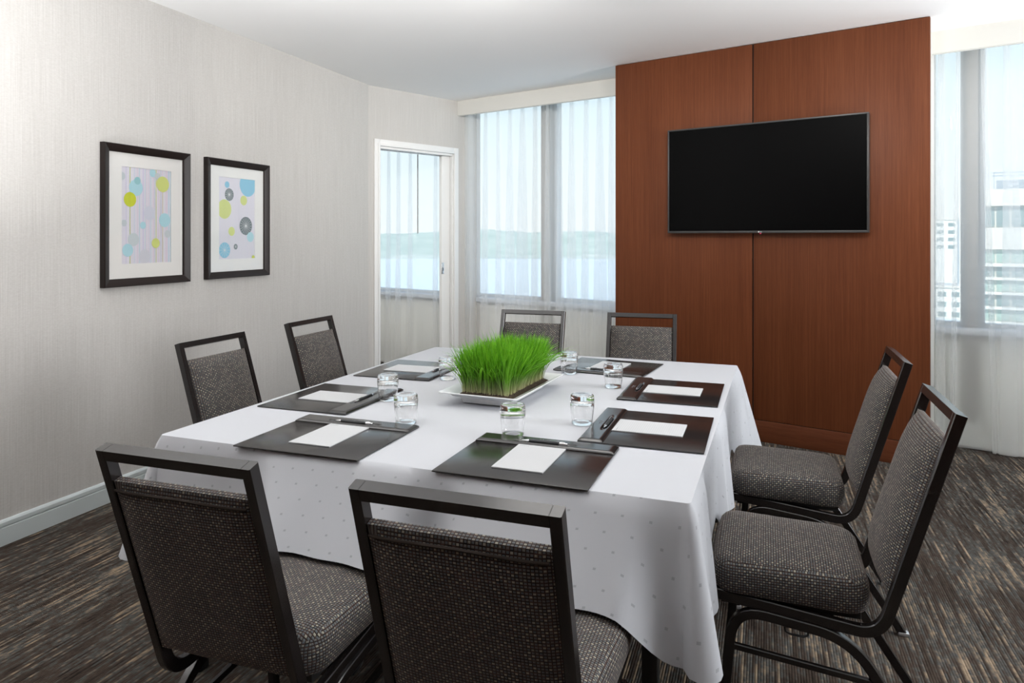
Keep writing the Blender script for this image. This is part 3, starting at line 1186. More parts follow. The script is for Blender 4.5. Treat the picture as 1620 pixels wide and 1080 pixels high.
# ================================================================== CHAIRS
def make_chair(label):
    """local frame: +y is the facing direction, the top of the back stands over y = 0 (before shifting by YS)"""
    YS = -0.33
    root = empty('banquet_chair', (0, 0, 0))
    tag(root, label, 'chair', 'banquet chairs around the table')
    XO, XI = 0.196, 0.174
    sh = lambda pts: [(a + YS, b) for a, b in pts]
    side = sh(arc_path([(0.012, 0.9545), (0.186, 0.388 + 0.02), (0.205, 0.352 + 0.03), (0.26, 0.394), (0.600, 0.411)], [0.02, 0.028, 0.045], 7))
    up_path = arc_path([(0.014, 0.953), (0.192, 0.372), (0.600, 0.418)], [0.062], 10)
    up_path = sh(up_path)
    bm = bmesh.new()
    ribbon(bm, up_path, XI, XO, 0.029)
    ribbon(bm, up_path, -XO, -XI, 0.029)
    # top bar, mitred flush between the uprights
    d = Vector((0.178, -0.581)).normalized()
    nn = Vector((-d.y, d.x))
    c0 = Vector((0.014 + YS, 0.953))
    c1 = c0 + d * 0.023
    ribbon(bm, [(c0.x, c0.y), (c1.x, c1.y)], -XI - 0.002, XI + 0.002, 0.029, 0.002)
    # cross bars under the seat
    box(bm, -XI, XI, 0.30 + YS, 0.325 + YS, 0.375, 0.395)
    box(bm, -XI, XI, 0.56 + YS, 0.585 + YS, 0.388, 0.412)
    finish('back_frame', bm, M['frame'], root, smooth=35)
    # legs: inverted U on either side, split into front and rear legs
    U = arc_path([(0.588, 0.004), (0.552, 0.389), (0.262, 0.355), (0.030, 0.004)], [0.085, 0.085], 8)
    U = sh(U)
    cut = len(U) // 2
    gl = None
    for sx_ in (-1, 1):
        x0, x1 = (XI + .006, XO + .006) if sx_ > 0 else (-XO - .006, -XI - .006)
        for nm, path in (('leg', U[:cut]), ('leg', U[cut - 1:])):
            bm = bmesh.new()
            ribbon(bm, path, x0, x1, 0.026)
            lg = finish(nm, bm, M['frame'], root, smooth=35)
            fy = path[0][0] if path[0][1] < 0.1 else path[-1][0]
            bm = bmesh.new()
            box(bm, x0 - .003, x1 + .003, fy - .018, fy + .018, 0.0, 0.014, 0.004)
            finish('foot_glide', bm, M['glide'], lg, smooth=40)
        # low stretcher between front and rear leg
        bm = bmesh.new()
        ribbon(bm, sh([(0.560, 0.283), (0.205, 0.250)]), x0 + .004, x1 - .004, 0.017)
        finish('stretcher', bm, M['frame'], root, smooth=35)
        # ganging loop of bent wire under the side rail
        bm = bmesh.new()
        xg = (x0 + x1) / 2
        tube(bm, [(xg, .425 + YS, .372), (xg, .42 + YS, .345), (xg, .41 + YS, .340), (xg, .375 + YS, .338), (xg, .365 + YS, .343), (xg, .36 + YS, .368)], 0.003, 6)
        finish('ganging_loop', bm, M['black_metal'], root, smooth=60)
    # seat cushion
    outline = []
    hw, y0, y1 = 0.205, 0.212 + YS, 0.605 + YS
    def corner(cx, cy, r, a0):
        for k in range(9):
            a = a0 + PI / 2 * k / 8
            outline.append((cx + r * math.cos(a), cy + r * math.sin(a)))
    corner(hw - .05, y1 - .05, .05, 0)
    for k in range(1, 8):
        outline.append((hw - .05 - (2 * hw - .1) * k / 8, y1 + .006 * math.sin(PI * k / 8)))
    corner(-hw + .05, y1 - .05, .05, PI / 2)
    for k in range(1, 8):
        outline.append((-hw + .012 * (k / 8), y1 - .05 - (y1 - y0 - .12) * k / 8))
    corner(-hw + .012 + .07, y0 + .07, .07, PI)
    for k in range(1, 8):
        outline.append((-hw + .082 + (2 * hw - .164) * k / 8, y0))
    corner(hw - .012 - .07, y0 + .07, .07, 1.5 * PI)
    for k in range(1, 8):
        outline.append((hw - .012 + .012 * (k / 8), y0 + .07 + (y1 - y0 - .12) * k / 8))
    cy = (y0 + y1) / 2
    bm = bmesh.new()
    rings = []
    for ins, z in ((0.020, 0.410), (0.006, 0.412), (0.0, 0.420), (-0.003, 0.445), (-0.002, 0.475), (0.004, 0.495), (0.016, 0.508), (0.036, 0.5155), (0.07, 0.520), (0.12, 0.5235), (0.17, 0.5245)):
        ring = []
        for x, y in outline:
            L = math.hypot(x, y - cy)
            k = (L - ins) / L if ins < 0.05 else 1 - ins / 0.2
            if ins >= 0.05:
                k = (1 - 0.036 / 0.2) * (1 - (ins - 0.036) / 0.17)
                k = max(k, 0.08)
            if 0.03 < ins < 0.05:
                k = 1 - 0.036 / 0.2
            lo_ = max(0.0, min(1.0, (0.50 - z) / 0.08))
            ring.append(bm.verts.new((x * k, cy + (y - cy) * k, z + 0.010 * lo_ + (y - cy) * (0.010 + 0.036 * lo_))))
        rings.append(ring)
    n = len(outline)
    for a, b in zip(rings[:-1], rings[1:]):
        for k in range(n):
            bm.faces.new((a[k], a[(k + 1) % n], b[(k + 1) % n], b[k]))
    bm.faces.new(rings[-1])
    bm.faces.new(rings[0][::-1])
    st = finish('seat', bm, M['fabric'], root, smooth=60, uv='box')
    # dark pan edge under the cushion
    bm = bmesh.new()
    box(bm, -XI + .001, XI - .001, 0.235 + YS, 0.597 + YS, 0.398, 0.418, 0.003)
    finish('seat_pan', bm, M['black_metal'], root, smooth=40)
    # back pad between the uprights
    W_ = XI - .0005
    NU, NV = 18, 20
    s0, s1 = 0.075, 0.515
    bm = bmesh.new()
    lay = bm.loops.layers.uv.verify()
    front, rear = {}, {}
    def pt(u, s, off):
        c = c0 + d * s + nn * off
        return (u * W_, c.x, c.y)
    # nn points towards the sitter (+y)
    sgn = 1 if nn.x > 0 else -1
    for a in range(NU + 1):
        for b in range(NV + 1):
            u = -1 + 2 * a / NU
            v = -1 + 2 * b / NV
            s = s0 + (s1 - s0) * b / NV
            fu = (1 - abs(u) ** 3.2) ** 0.75
            fv = (1 - abs(v) ** 5) ** 0.6
            front[a, b] = bm.verts.new(pt(u, s, sgn * (0.008 + 0.040 * fu * fv)))
            rear[a, b] = bm.verts.new(pt(u, s, -sgn * (0.009 + 0.013 * (1 - abs(u) ** 4) ** .7 * (1 - abs(v) ** 8) ** .6)))
    for a in range(NU):
        for b in range(NV):
            for g in (front, rear):
                f = bm.faces.new((g[a, b], g[a + 1, b], g[a + 1, b + 1], g[a, b + 1]))
                for lp, (i, j) in zip(f.loops, ((a, b), (a + 1, b), (a + 1, b + 1), (a, b + 1))):
                    lp[lay].uv = (2 * W_ * i / NU, -(s1 - s0) * j / NV)
    for a in range(NU):
        for b in (0, NV):
            bm.faces.new((front[a, b], front[a + 1, b], rear[a + 1, b], rear[a, b]))
    for b in range(NV):
        for a in (0, NU):
            bm.faces.new((front[a, b], front[a, b + 1], rear[a, b + 1], rear[a, b]))
    for f in bm.faces:
        for lp in f.loops:
            if lp[lay].uv.length == 0:
                lp[lay].uv = (lp.vert.co.x + W_, lp.vert.co.y)
    bk = finish('backrest', bm, M['fabric'], root, smooth=60)
    bm = bmesh.new()
    tube(bm, [pt(u, s0 + 0.014 + 0.004 * abs(u), -sgn * 0.0205 + 0.006 * sgn * abs(u) ** 6) for u in [-.97 + 1.94 * k / 14 for k in range(15)]], 0.003, 6)
    finish('piping', bm, M['piping'], bk, smooth=60)
    return root


def place(x, y, rz):
    """world position of the chair origin for a back-top centre at x, y"""
    v = Matrix.Rotation(rz, 3, 'Z') @ Vector((0, 0.33, 0))
    return (x + v.x, y + v.y, 0)


H = PI / 2
spots = [
    (-0.4985, 1.086, math.radians(0.0), 'dark woven chair in the foreground centre, back turned, nearest the cloth corner'),
    (-1.121, 1.106, math.radians(0.5), 'dark woven chair at the lower left, back turned, nearest the left wall baseboard'),
    (0.474, 2.215, H, 'dark woven chair on the right side, the nearer of two, seat fully in view'),
    (0.490, 2.990, H, 'dark woven chair on the right side, the farther one against the wood wall'),
    (-2.290, 2.485, -H, 'dark woven chair on the left side, below the framed print of lime circles and lines'),
    (-2.300, 3.205, -H, 'dark woven chair on the left side, farther one, nearest the doorway'),
    (-1.300, 4.060, PI + math.radians(2.5), 'dark woven chair at the far side, behind the grass and before the curtain'),
    (-0.660, 4.100, PI + math.radians(4.0), 'dark woven chair at the far side, overlapping the wood panelled wall edge'),
]
first = None
for x, y, rz, lb in spots:
    if first is None:
        first = make_chair(lb)
        first.location = place(x, y, rz)
        first.rotation_euler = (0, 0, rz)
    else:
        copy_tree(first, lb, place(x, y, rz), rz)

# ================================================================== THINGS ON THE TABLE
BW, BD = 0.432, 0.379
SD = 0.078                                           # depth of the padded strip
SLOT_Y = 0.026                                       # slot centre from the strip's inner edge


def make_blotter(label):
    root = empty('desk_blotter')
    tag(root, label, 'desk blotter', 'black desk blotters at the places')
    bm = bmesh.new()
    box(bm, -BW / 2, BW / 2, -BD / 2, BD / 2 - 0.002, 0.0, 0.0045, 0.0012)
    finish('board', bm, M['leather'], root, smooth=40)
    bm = bmesh.new()
    NA, NB_ = 56, 20
    y0, y1 = BD / 2 - SD, BD / 2
    g = {}
    for a in range(NA + 1):
        for b in range(NB_ + 1):
            u, v = a / NA, b / NB_
            x, y = -BW / 2 + BW * u, y0 + SD * v
            ex = min(u, 1 - u) * BW
            ey = min(v, 1 - v) * SD
            ed = min(ex, ey)
            h = 0.0062 + 0.0058 * (1 - (1 - min(1, ed / 0.013)) ** 2.4)
            sy_ = (y - (y0 + SLOT_Y)) / 0.0085
            sx_ = x / 0.098
            r = abs(sx_) ** 3 + sy_ ** 2
            if r < 1.0:
                h -= 0.0055 * (1 - r) ** 0.45
            g[a, b] = bm.verts.new((x, y, h))
    for a in range(NA):
        for b in range(NB_):
            bm.faces.new((g[a, b], g[a + 1, b], g[a + 1, b + 1], g[a, b + 1]))
    # skirt of the strip
    ringv = [g[a, 0] for a in range(NA + 1)] + [g[NA, b] for b in range(1, NB_ + 1)] + [g[a, NB_] for a in range(NA - 1, -1, -1)] + [g[0, b] for b in range(NB_ - 1, 0, -1)]
    low = [bm.verts.new((v.co.x, v.co.y, 0.0002 if v.co.y > y0 + .001 else 0.0046)) for v in ringv]
    for k in range(len(ringv)):
        k2 = (k + 1) % len(ringv)
        bm.faces.new((ringv[k], low[k], low[k2], ringv[k2]))
    finish('pen_strip', bm, M['leather'], root, smooth=50)
    # small debossed lettering marks, two rows (unreadable in the photograph)
    bm = bmesh.new()
    r_ = random.Random(4)
    zt = 0.01205
    yy = y0 + 0.052
    x = -0.024
    for wd in (3, 5):
        for k in range(wd):
            w = 0.0034 + 0.001 * r_.random()
            box(bm, x, x + 0.0008, yy - .003, yy + .003, zt - .0002, zt + .0002)
            if r_.random() < .8:
                box(bm, x, x + w - .001, yy + (.0022 if r_.random() < .5 else -.003), yy + (.003 if r_.random() < .5 else -.0022), zt - .0002, zt + .0002)
            if r_.random() < .6:
                box(bm, x + w - .0016, x + w - .0008, yy - .003, yy + .003, zt - .0002, zt + .0002)
            x += w + 0.0010
        x += 0.004
    x = -0.016
    for k in range(9):
        box(bm, x, x + 0.002, yy - .0085, yy - .0065, zt - .0002, zt + .0002)
        x += 0.0036
    finish('stamp_mark', bm, M['stamp'], root)
    return root


def make_pad(label):
    root = empty('notepad')
    tag(root, label, 'notepad', 'white notepads on the blotters')
    bm = bmesh.new()
    box(bm, -0.0735, 0.0735, -0.112, 0.112, 0, 0.0032, 0.0004)
    finish('sheets', bm, M['paper'], root)
    bm = bmesh.new()
    for k in range(5):
        box(bm, -0.066 + k * .0062, -0.0618 + k * .0062, 0.098, 0.1005, 0.0032, 0.0034)
    finish('letterhead', bm, M['ink'], root)
    return root


def make_pen(label):
    root = empty('pen')
    tag(root, label, 'pen', 'ballpoint pens in the blotter slots')
    def lx(prof, m, nm, parent=root):
        bm = bmesh.new()
        lathe(bm, prof, 16)
        bmesh.ops.rotate(bm, verts=bm.verts[:], cent=(0, 0, 0), matrix=Matrix.Rotation(PI / 2, 3, 'Y'))
        return finish(nm, bm, m, parent, smooth=40)
    lx([(0, -.050), (.0050, -.050), (.0058, -.030), (.0058, .020), (.0052, .046), (0, .046)], M['pen'], 'barrel')
    lx([(0, -.073), (.0008, -.073), (.0012, -.069), (.0042, -.054), (.0050, -.050), (0, -.050)], M['chrome'], 'tip')
    cap = lx([(0, .046), (.0053, .046), (.0054, .060), (.0044, .064), (.0034, .064), (.0034, .071), (0, .072)], M['chrome'], 'push_button')
    bm = bmesh.new()
    box(bm, .016, .058, -.0016, .0016, .0062, .0074, 0.0004)
    box(bm, .052, .058, -.0016, .0016, .0035, .0064, 0.0004)
    finish('clip', bm, M['chrome'], root, smooth=40)
    return root


def make_tumbler(label):
    root = empty('water_tumbler')
    tag(root, label, 'glass', 'clear tumblers turned upside down on the cloth')
    bm = bmesh.new()
    # upside down: rim on the cloth, thick base on top
    outer = [(0.0345, 0.0008), (0.0352, 0.012), (0.0380, 0.035), (0.0405, 0.060), (0.0412, 0.078), (0.0405, 0.090), (0.0390, 0.0965), (0.0360, 0.0990)]
    base = [(0.030, 0.0985), (0.015, 0.0965), (0.0, 0.0960)]
    inner = [(0.0, 0.0800), (0.020, 0.0798), (0.033, 0.0780), (0.0372, 0.072), (0.0385, 0.060), (0.0362, 0.035), (0.0336, 0.012), (0.0330, 0.0010), (0.0337, 0.0002), (0.0345, 0.0008)]
    lathe(bm, outer + base, 40)
    lathe(bm, inner, 40)
    bmesh.ops.remove_doubles(bm, verts=bm.verts[:], dist=0.00002)
    finish('body', bm, M['glass'], root, smooth=60)
    return root


Z0 = 0.7612
places = [
    # blotter centre, rotation (user's direction), name bits
    (-0.625, 1.915, math.radians(-0.8), (-0.755, 2.135), 'front', 'in front of the foreground centre chair', 'front right place'),
    (-1.294, 1.926, math.radians(-0.3), (-1.145, 2.150), 'front', 'before the lower left chair', 'front left place'),
    (-0.353, 2.347, H, (-0.580, 2.345), 'right', 'before the nearer right chair', 'nearer right place'),
    (-0.349, 2.949, H + math.radians(-.3), (-0.597, 2.955), 'right', 'before the farther right chair', 'farther right place'),
    (-1.588, 2.388, -H, (-1.375, 2.435), 'left', 'before the nearer left chair', 'nearer left place'),
    (-1.575, 3.020, -H + math.radians(1), (-1.325, 2.880), 'left', 'before the left chair by the doorway', 'farther left place'),
    (-0.705, 3.400, PI + math.radians(-7), (-0.850, 3.185), 'far', 'at the far table side, right of the grass', 'far place right of the grass'),
]
blot_lab = [
    'grey-gleaming black blotter with pen strip at the front table edge, right of two',
    'grey-gleaming black blotter with pen strip at the front table edge, left of two',
    'black blotter with shiny pen strip on the right table side, nearer the camera',
    'black blotter with shiny pen strip on the right table side, nearer the wood wall',
    'grey-gleaming black blotter on the left table side, nearer the camera',
    'pale-gleaming black blotter on the left table side, nearest the doorway',
    'black blotter at the far table side, right of the green grass',
]
pad_lab = [
    'white notepad on the front table edge blotter, right of two',
    'white notepad on the front table edge blotter, left of two',
    'white ruled notepad on the right side blotter nearer the camera',
    'white ruled notepad on the right side blotter nearer the wood wall',
    'white notepad on the left side blotter nearer the camera',
    'white notepad on the left side blotter nearest the doorway',
    'white notepad on the far blotter right of the green grass',
]
pen_lab = [
    'dark pen with chrome tip in the front edge blotter, right of two',
    'dark pen with chrome tip in the front edge blotter, left of two',
    'dark chrome-clipped pen in the right side blotter nearer the camera',
    'dark chrome-clipped pen in the right side blotter nearer the wood wall',
    'dark pen on the left side blotter nearer the camera',
    'dark pen on the left side blotter nearest the doorway',
    'dark pen on the far blotter right of the green grass',
]
glass_lab = [
    'upturned clear tumbler behind the front edge blotter, right of two, nearest the camera',
    'upturned clear tumbler behind the front edge blotter, left of two',
    'upturned clear tumbler beside the right side blotter nearer the camera',
    'upturned clear tumbler beside the right side blotter nearer the wood wall',
    'upturned clear tumbler before the strip of the left blotter nearer the camera',
    'upturned clear tumbler left of the grass, by the doorway-side blotter',
    'upturned clear tumbler right behind the grass, at the far blotter',
]
fb = fp = fn = fg = None
for i, (bx, by, rz, gxy, side, _, _2) in enumerate(places):
    R = Matrix.Rotation(rz, 3, 'Z')
    if fb is None:
        fb, fp, fn, fg = make_blotter(blot_lab[0]), make_pad(pad_lab[0]), make_pen(pen_lab[0]), make_tumbler(glass_lab[0])
        objs = [fb, fp, fn, fg]
    else:
        objs = [copy_tree(fb, blot_lab[i], (0, 0, 0), rz), copy_tree(fp, pad_lab[i], (0, 0, 0), rz), copy_tree(fn, pen_lab[i], (0, 0, 0), rz), copy_tree(fg, glass_lab[i], (0, 0, 0), rz)]
    b, pd, pn, gl = objs
    b.location = (bx, by, Z0)
    b.rotation_euler = (0, 0, rz)
    v = R @ Vector((0.0, BD / 2 - SD - 0.1125, 0))
    pd.location = (bx + v.x, by + v.y, Z0 + 0.0047)
    pd.rotation_euler = (0, 0, rz)
    flip = PI if side == 'far' else 0
    v = R @ Vector((0.0, BD / 2 - SD + SLOT_Y, 0))
    pn.location = (bx + v.x, by + v.y, Z0 + 0.0128)
    pn.rotation_euler = (0, 0, rz)
    gl.location = (gxy[0], gxy[1], Z0 + 0.0006)

# ------------------------------------------------------------------ tray of wheatgrass
PR = math.radians(-4)
pl = empty('wheatgrass_planter', (-0.978, 2.668, Z0), PR)
tag(pl, 'white rectangular tray of bright green wheatgrass at the table centre', 'planter')
bm = bmesh.new()
# rectangular rings: (half x, half y, z)
prof = [(0.085, 0.180, 0.0), (0.095, 0.190, 0.004), (0.100, 0.195, 0.022), (0.122, 0.217, 0.030), (0.132, 0.227, 0.040), (0.160, 0.256, 0.046), (0.162, 0.258, 0.049), (0.160, 0.256, 0.051), (0.128, 0.223, 0.040), (0.115, 0.210, 0.028), (0.090, 0.185, 0.022)]
rings = []
for hx, hy, z in prof:
    ring = []
    r = 0.008
    for cx, cy, a0 in ((hx - r, hy - r, 0), (-hx + r, hy - r, PI / 2), (-hx + r, -hy + r, PI), (hx - r, -hy + r, 1.5 * PI)):
        for k in range(4):
            a = a0 + PI / 2 * k / 3
            ring.append(bm.verts.new((cx + r * math.cos(a), cy + r * math.sin(a), z)))
    rings.append(ring)
for a, b in zip(rings[:-1], rings[1:]):
    for k in range(16):
        bm.faces.new((a[k], a[(k + 1) % 16], b[(k + 1) % 16], b[k]))
bm.faces.new(rings[0][::-1])
bm.faces.new(rings[-1])
finish('tray', bm, M['ceramic'], pl, smooth=30)
GX, GY = 0.095, 0.187
bm = bmesh.new()
sg = {}
for a in range(25):
    for b in range(41):
        x, y = -0.112 + 0.224 * a / 24, -0.205 + 0.41 * b / 40
        e_ = min(0.112 - abs(x), 0.205 - abs(y))
        sg[a, b] = bm.verts.new((x, y, 0.030 + min(0.012, e_ * .6) + 0.003 * mnoise.noise(Vector((x * 90, y * 90, 0)))))
for a in range(24):
    for b in range(40):
        bm.faces.new((sg[a, b], sg[a + 1, b], sg[a + 1, b + 1], sg[a, b + 1]))
finish('soil', bm, M['soil'], pl, smooth=60)


def grass_mesh():
    rg = random.Random(11)
    verts, faces, cols = [], [], []
    def blade(x, y, h, lean, az, wd, tone, droop):
        n = 5
        tx, ty = math.cos(az), math.sin(az)
        fa = rg.uniform(0, PI)
        wx, wy = math.cos(fa), math.sin(fa)
        b0 = len(verts)
        for k in range(n + 1):
            q = k / n
            off = lean * q ** 1.7 * h
            zz = 0.038 + h * (q - droop * q ** 3)
            px_, py_ = x + tx * off, y + ty * off
            ww = wd * (0.75 + 0.5 * q if q < .5 else 1.0 * (1.0 - ((q - .5) / .5) ** 2.2) + 0.04)
            if k < n:
                verts.append((px_ - wx * ww, py_ - wy * ww, zz))
                verts.append((px_ + wx * ww, py_ + wy * ww, zz))
            else:
                verts.append((px_, py_, zz))
            st = max(0.0, 1 - q / 0.26)
            st = st ** 0.8
            g = (0.075 + 0.11 * tone, 0.25 + 0.20 * tone, 0.008 + 0.014 * tone)
            g = tuple(c * (0.70 + 0.55 * q) for c in g)
            p = (0.66, 0.62, 0.38)
            c = tuple(g[i] * (1 - st) + p[i] * st for i in range(3))
            cols.append(c)
            if k < n:
                cols.append(c)
        for k in range(n - 1):
            a = b0 + 2 * k
            faces.append((a, a + 1, a + 3, a + 2))
        a = b0 + 2 * (n - 1)
        faces.append((a, a + 1, a + 2))
    N = 5200
    for i in range(N):
        x, y = rg.uniform(-GX, GX), rg.uniform(-GY, GY)
        edge = max(abs(x) / GX, abs(y) / GY)
        az = math.atan2(y / GY, x / GX) + rg.gauss(0, 0.7) if edge > .75 else rg.uniform(0, 2 * PI)
        lean = abs(rg.gauss(0.10, 0.10)) + (0.22 * (edge - .75) / .25 if edge > .75 else 0)
        h = rg.uniform(0.135, 0.205) + 0.012 * mnoise.noise(Vector((x * 18, y * 18, 0)))
        if rg.random() < 0.05:
            h *= rg.uniform(1.08, 1.2)
        blade(x, y, h, lean, az, rg.uniform(0.0011, 0.0019), rg.random(), 0.06 + 0.3 * max(0, lean - .2))
    # fallen, arching stragglers
    for i in range(240):
        sd = rg.choice((0, 0, 0, 1, 2, 3))
        if sd == 0:
            x, y, az = GX * rg.uniform(.85, 1), rg.uniform(-.1, GY), rg.uniform(-.5, .9)
        elif sd == 1:
            x, y, az = rg.uniform(-GX, GX), -GY * rg.uniform(.9, 1), -PI / 2 + rg.uniform(-.9, .9)
        elif sd == 2:
            x, y, az = -GX * rg.uniform(.85, 1), rg.uniform(-GY, GY), PI + rg.uniform(-.8, .8)
        else:
            x, y, az = rg.uniform(-GX, GX), GY * rg.uniform(.9, 1), PI / 2 + rg.uniform(-.9, .9)
        blade(x, y, rg.uniform(0.16, 0.21), rg.uniform(0.45, 1.05), az, rg.uniform(0.0012, 0.0019), rg.random(), rg.uniform(0.2, 0.42))
    me = bpy.data.meshes.new('grass')
    me.from_pydata(verts, [], faces)
    ca = me.color_attributes.new('Col', 'FLOAT_COLOR', 'POINT')
    for i, c in enumerate(cols):
        ca.data[i].color = (*c, 1)
    me.materials.append(M['grass'])
    for p in me.polygons:
        p.use_smooth = True
    return me


gr = link_mesh('grass', grass_mesh(), pl)
gr['kind'] = 'stuff'

# ================================================================== OUTSIDE
bm = bmesh.new()
box(bm, -1600, 1600, 12, 1400, -27, -26)
structure(finish('ground', bm, M['water']))


def ridge(name, dist, half, zb, hfun, depth, m, label):
    bm = bmesh.new()
    n = 260
    f_, b_, t_ = [], [], []
    for k in range(n + 1):
        a = -0.75 + 1.6 * k / n      # angle from the +y axis, to the left positive
        dx, dy = -math.sin(a), math.cos(a)
        h = hfun(a, k)
        f_.append(bm.verts.new((dx * dist, dy * dist, zb)))
        t_.append(bm.verts.new((dx * (dist + depth * .4), dy * (dist + depth * .4), h)))
        b_.append(bm.verts.new((dx * (dist + depth), dy * (dist + depth), zb)))
    for k in range(n):
        bm.faces.new((f_[k], f_[k + 1], t_[k + 1], t_[k]))
        bm.faces.new((t_[k], t_[k + 1], b_[k + 1], b_[k]))
        bm.faces.new((f_[k], b_[k], b_[k + 1], f_[k + 1]))
    bm.faces.new((f_[0], t_[0], b_[0]))
    bm.faces.new((f_[n], b_[n], t_[n]))
    o = finish(name, bm, m)
    tag(o, label, 'landscape', kind='stuff')
    return o


def hh(a, k):
    return 9 + 7 * mnoise.noise(Vector((a * 9, 0, 0))) + 2.0 * mnoise.noise(Vector((a * 60, 3, 0))) + 1.5 * mnoise.noise(Vector((k * .9, 7, 0))) - 8 * max(0, a - 0.42)


ridge('tree_line', 1000, 0, -27, hh, 120, M['hill'], 'pale hazy tree line across the water beyond the windows')
ridge('shore_bank', 880, 0, -27, lambda a, k: -22 + 1.5 * mnoise.noise(Vector((a * 20, 5, 0))), 90, M['shore'], 'low pale green far shore bank at the water edge')

# the office block to the right, some 80 m away
BO = 78.0
def boct(u, dist):
    X = (u - 810) / 1122.6
    p = Vector((X * math.cos(TH) - math.sin(TH), X * math.sin(TH) + math.cos(TH), 0))
    return p * dist
bl = boct(1549, BO)
bm_dir = WT
bmx = Matrix(((WT.x, WN.x, 0, bl.x), (WT.y, WN.y, 0, bl.y), (0, 0, 1, 0), (0, 0, 0, 1)))
bld = empty('office_building', matrix=bmx)
tag(bld, 'pale beige office building with window bands beyond the right curtain', 'building')
zv = lambda v: 1.394 + (374.5 - v) * BO / 1122.6
LW = 26.0
box_obj('wall', 0, LW, 0.6, 14, -26, zv(300), M['facade'], bld)
box_obj('penthouse', 1.5, LW - 3, 2.5, 11, zv(300), zv(284), M['rail'], bld)
bm = bmesh.new()
for z in (zv(274), zv(279)):
    box(bm, -0.3, LW, 0.4, 0.5, z - .06, z + .06)
k = -0.2
while k < LW:
    box(bm, k, k + 0.08, 0.4, 0.5, zv(300), zv(274))
    k += 1.5
finish('roof_railing', bm, M['rail'], bld)
bands = [(300, 326), (360, 394), (416, 421), (438, 442), (461, 465), (484, 488), (507, 511), (530, 534), (553, 557)]
for a, b in bands:
    box_obj('band', -0.15, LW, 0.0, 0.75, zv(b), zv(a), M['slab' if b - a < 10 else 'facade'], bld)
rows_ = [(327, 359, 'far_glass'), (395, 415, 'far_glass_green'), (422, 437, 'far_glass'), (443, 460, 'far_glass_green'), (466, 483, 'far_glass'), (489, 506, 'far_glass_green'), (512, 529, 'far_glass')]
wmesh = {}
for a, b, g in rows_:
    x = 0.2
    w0_ = 1.35
    bm = bmesh.new()
    box(bm, 0, w0_ - .16, 0, 0.08, 0, zv(a) - zv(b))
    me0 = None
    k = 0
    while x + w0_ < LW:
        if me0 is None:
            o = finish('window', bm, M[g], bld)
            o.location = (x, 0.53, zv(b))
            me0 = o.data
        else:
            o = link_mesh('window', me0, bld)
            o.location = (x, 0.53, zv(b))
        x += w0_
bm = bmesh.new()
wl_ = 1.9
box(bm, -wl_, -0.16, 0.9, 9, -26, zv(323))
finish('side_wing', bm, M['facade'], bld)
for v in (340, 372, 404, 436, 468, 500):
    box_obj('window', -wl_ + .5, -0.5, 0.84, 0.92, zv(v + 16), zv(v), M['far_glass_green'], bld)

# low hazy houses by the water, left of the office block
for k, (u, dist, w, h, top, lb) in enumerate(((1478, 330, 9, 10, 348, 'hazy pale block beside the wood wall, far beyond the right curtain'), (1500, 240, 8, 10, 455, 'low white roofed building below the hazy block beyond the right curtain'))):
    p = boct(u, dist)
    mx_ = Matrix(((WT.x, WN.x, 0, p.x), (WT.y, WN.y, 0, p.y), (0, 0, 1, 0), (0, 0, 0, 1)))
    zt = 1.394 + (374.5 - top) * dist / 1122.6
    r = empty('far_house', matrix=mx_)
    tag(r, lb, 'building')
    box_obj('wall', -w, w, 0, 14, -27, zt, M['slab'], r)
    box_obj('roof', -w - .5, w + .5, -.5, 14.5, zt, zt + .8, M['facade'], r)
    for j in range(4):
        for i in range(4):
            box_obj('window', -w + 1 + i * w * .5, -w + 1 + i * w * .5 + w * .3, -0.1, 0.1, zt - 3 - j * 3.4, zt - 1.4 - j * 3.4, M['far_glass'], r)

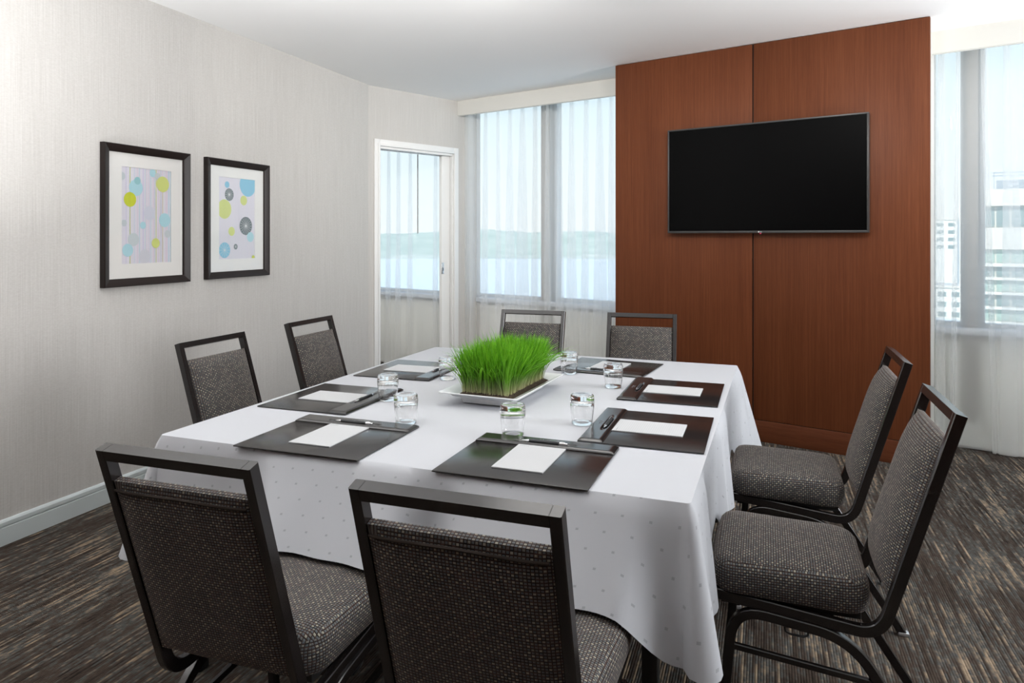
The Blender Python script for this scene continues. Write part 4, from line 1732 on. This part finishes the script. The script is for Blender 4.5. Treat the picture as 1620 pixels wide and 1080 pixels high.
# ================================================================== ADDED FILL FIXTURES (out of frame)
for x, y in ((-0.55, 2.65), (-5.0, 4.6)):  # added panels, one over the table and one next door
    r = empty('added_ceiling_panel', (x, y, CEIL))
    r['kind'] = 'structure'
    bm = bmesh.new()
    for a in ((-.63, .63, -.63, -.60), (-.63, .63, .60, .63), (-.63, -.60, -.60, .60), (.60, .63, -.60, .60)):
        box(bm, *a, -0.045, 0.0, 0.003)
    finish('fill_panel_frame', bm, M['fill_fixture'], r, smooth=40)
    box_obj('fill_diffuser', -.60, .60, -.60, .60, -0.02, -0.012, M['fill_diffuser'], r)

for p_, a_, e_ in WASH:  # bodies for the added wash spots
    r = empty('added_ceiling_spot', (p_[0], p_[1], p_[2]))
    r['kind'] = 'structure'
    d_ = (Vector(a_) - Vector(p_)).normalized()
    bm = bmesh.new()
    lathe(bm, [(0, -0.07), (0.06, -0.07), (0.078, 0.08), (0.074, 0.08), (0.056, -0.06), (0, -0.06)], 20)
    bmesh.ops.rotate(bm, verts=bm.verts[:], cent=(0, 0, 0), matrix=d_.to_track_quat('Z', 'Y').to_matrix())
    finish('fill_spot_head', bm, M['fill_fixture'], r, smooth=40)
    bm = bmesh.new()
    tube(bm, [(0, 0, 0.05), (0, 0, CEIL - p_[2])], 0.012)
    finish('stem', bm, M['fill_fixture'], r, smooth=40)
# added floor uplighters, out of frame, that brighten the ceiling
for x, y, lb in ((2.60, 3.10, 'by the right-hand windows'), (-2.38, 1.02, 'left of the lower left chair')):
    r = empty('added_uplighter', (x, y, 0))
    tag(r, 'added low steel uplighter, out of view, standing ' + lb, 'fill_fixture', 'added fill uplighters')
    bm = bmesh.new()
    lathe(bm, [(0, 0), (0.14, 0), (0.14, 0.012), (0.02, 0.03), (0.012, 0.04), (0.012, 0.61), (0, 0.61)], 24)
    finish('pole', bm, M['chrome'], r, smooth=40)
    bm = bmesh.new()
    lathe(bm, [(0.012, 0.59), (0.10, 0.62), (0.26, 0.73), (0.262, 0.735), (0.25, 0.735), (0.10, 0.635), (0, 0.625)], 32)
    finish('bowl', bm, M['fill_fixture'], r, smooth=40)
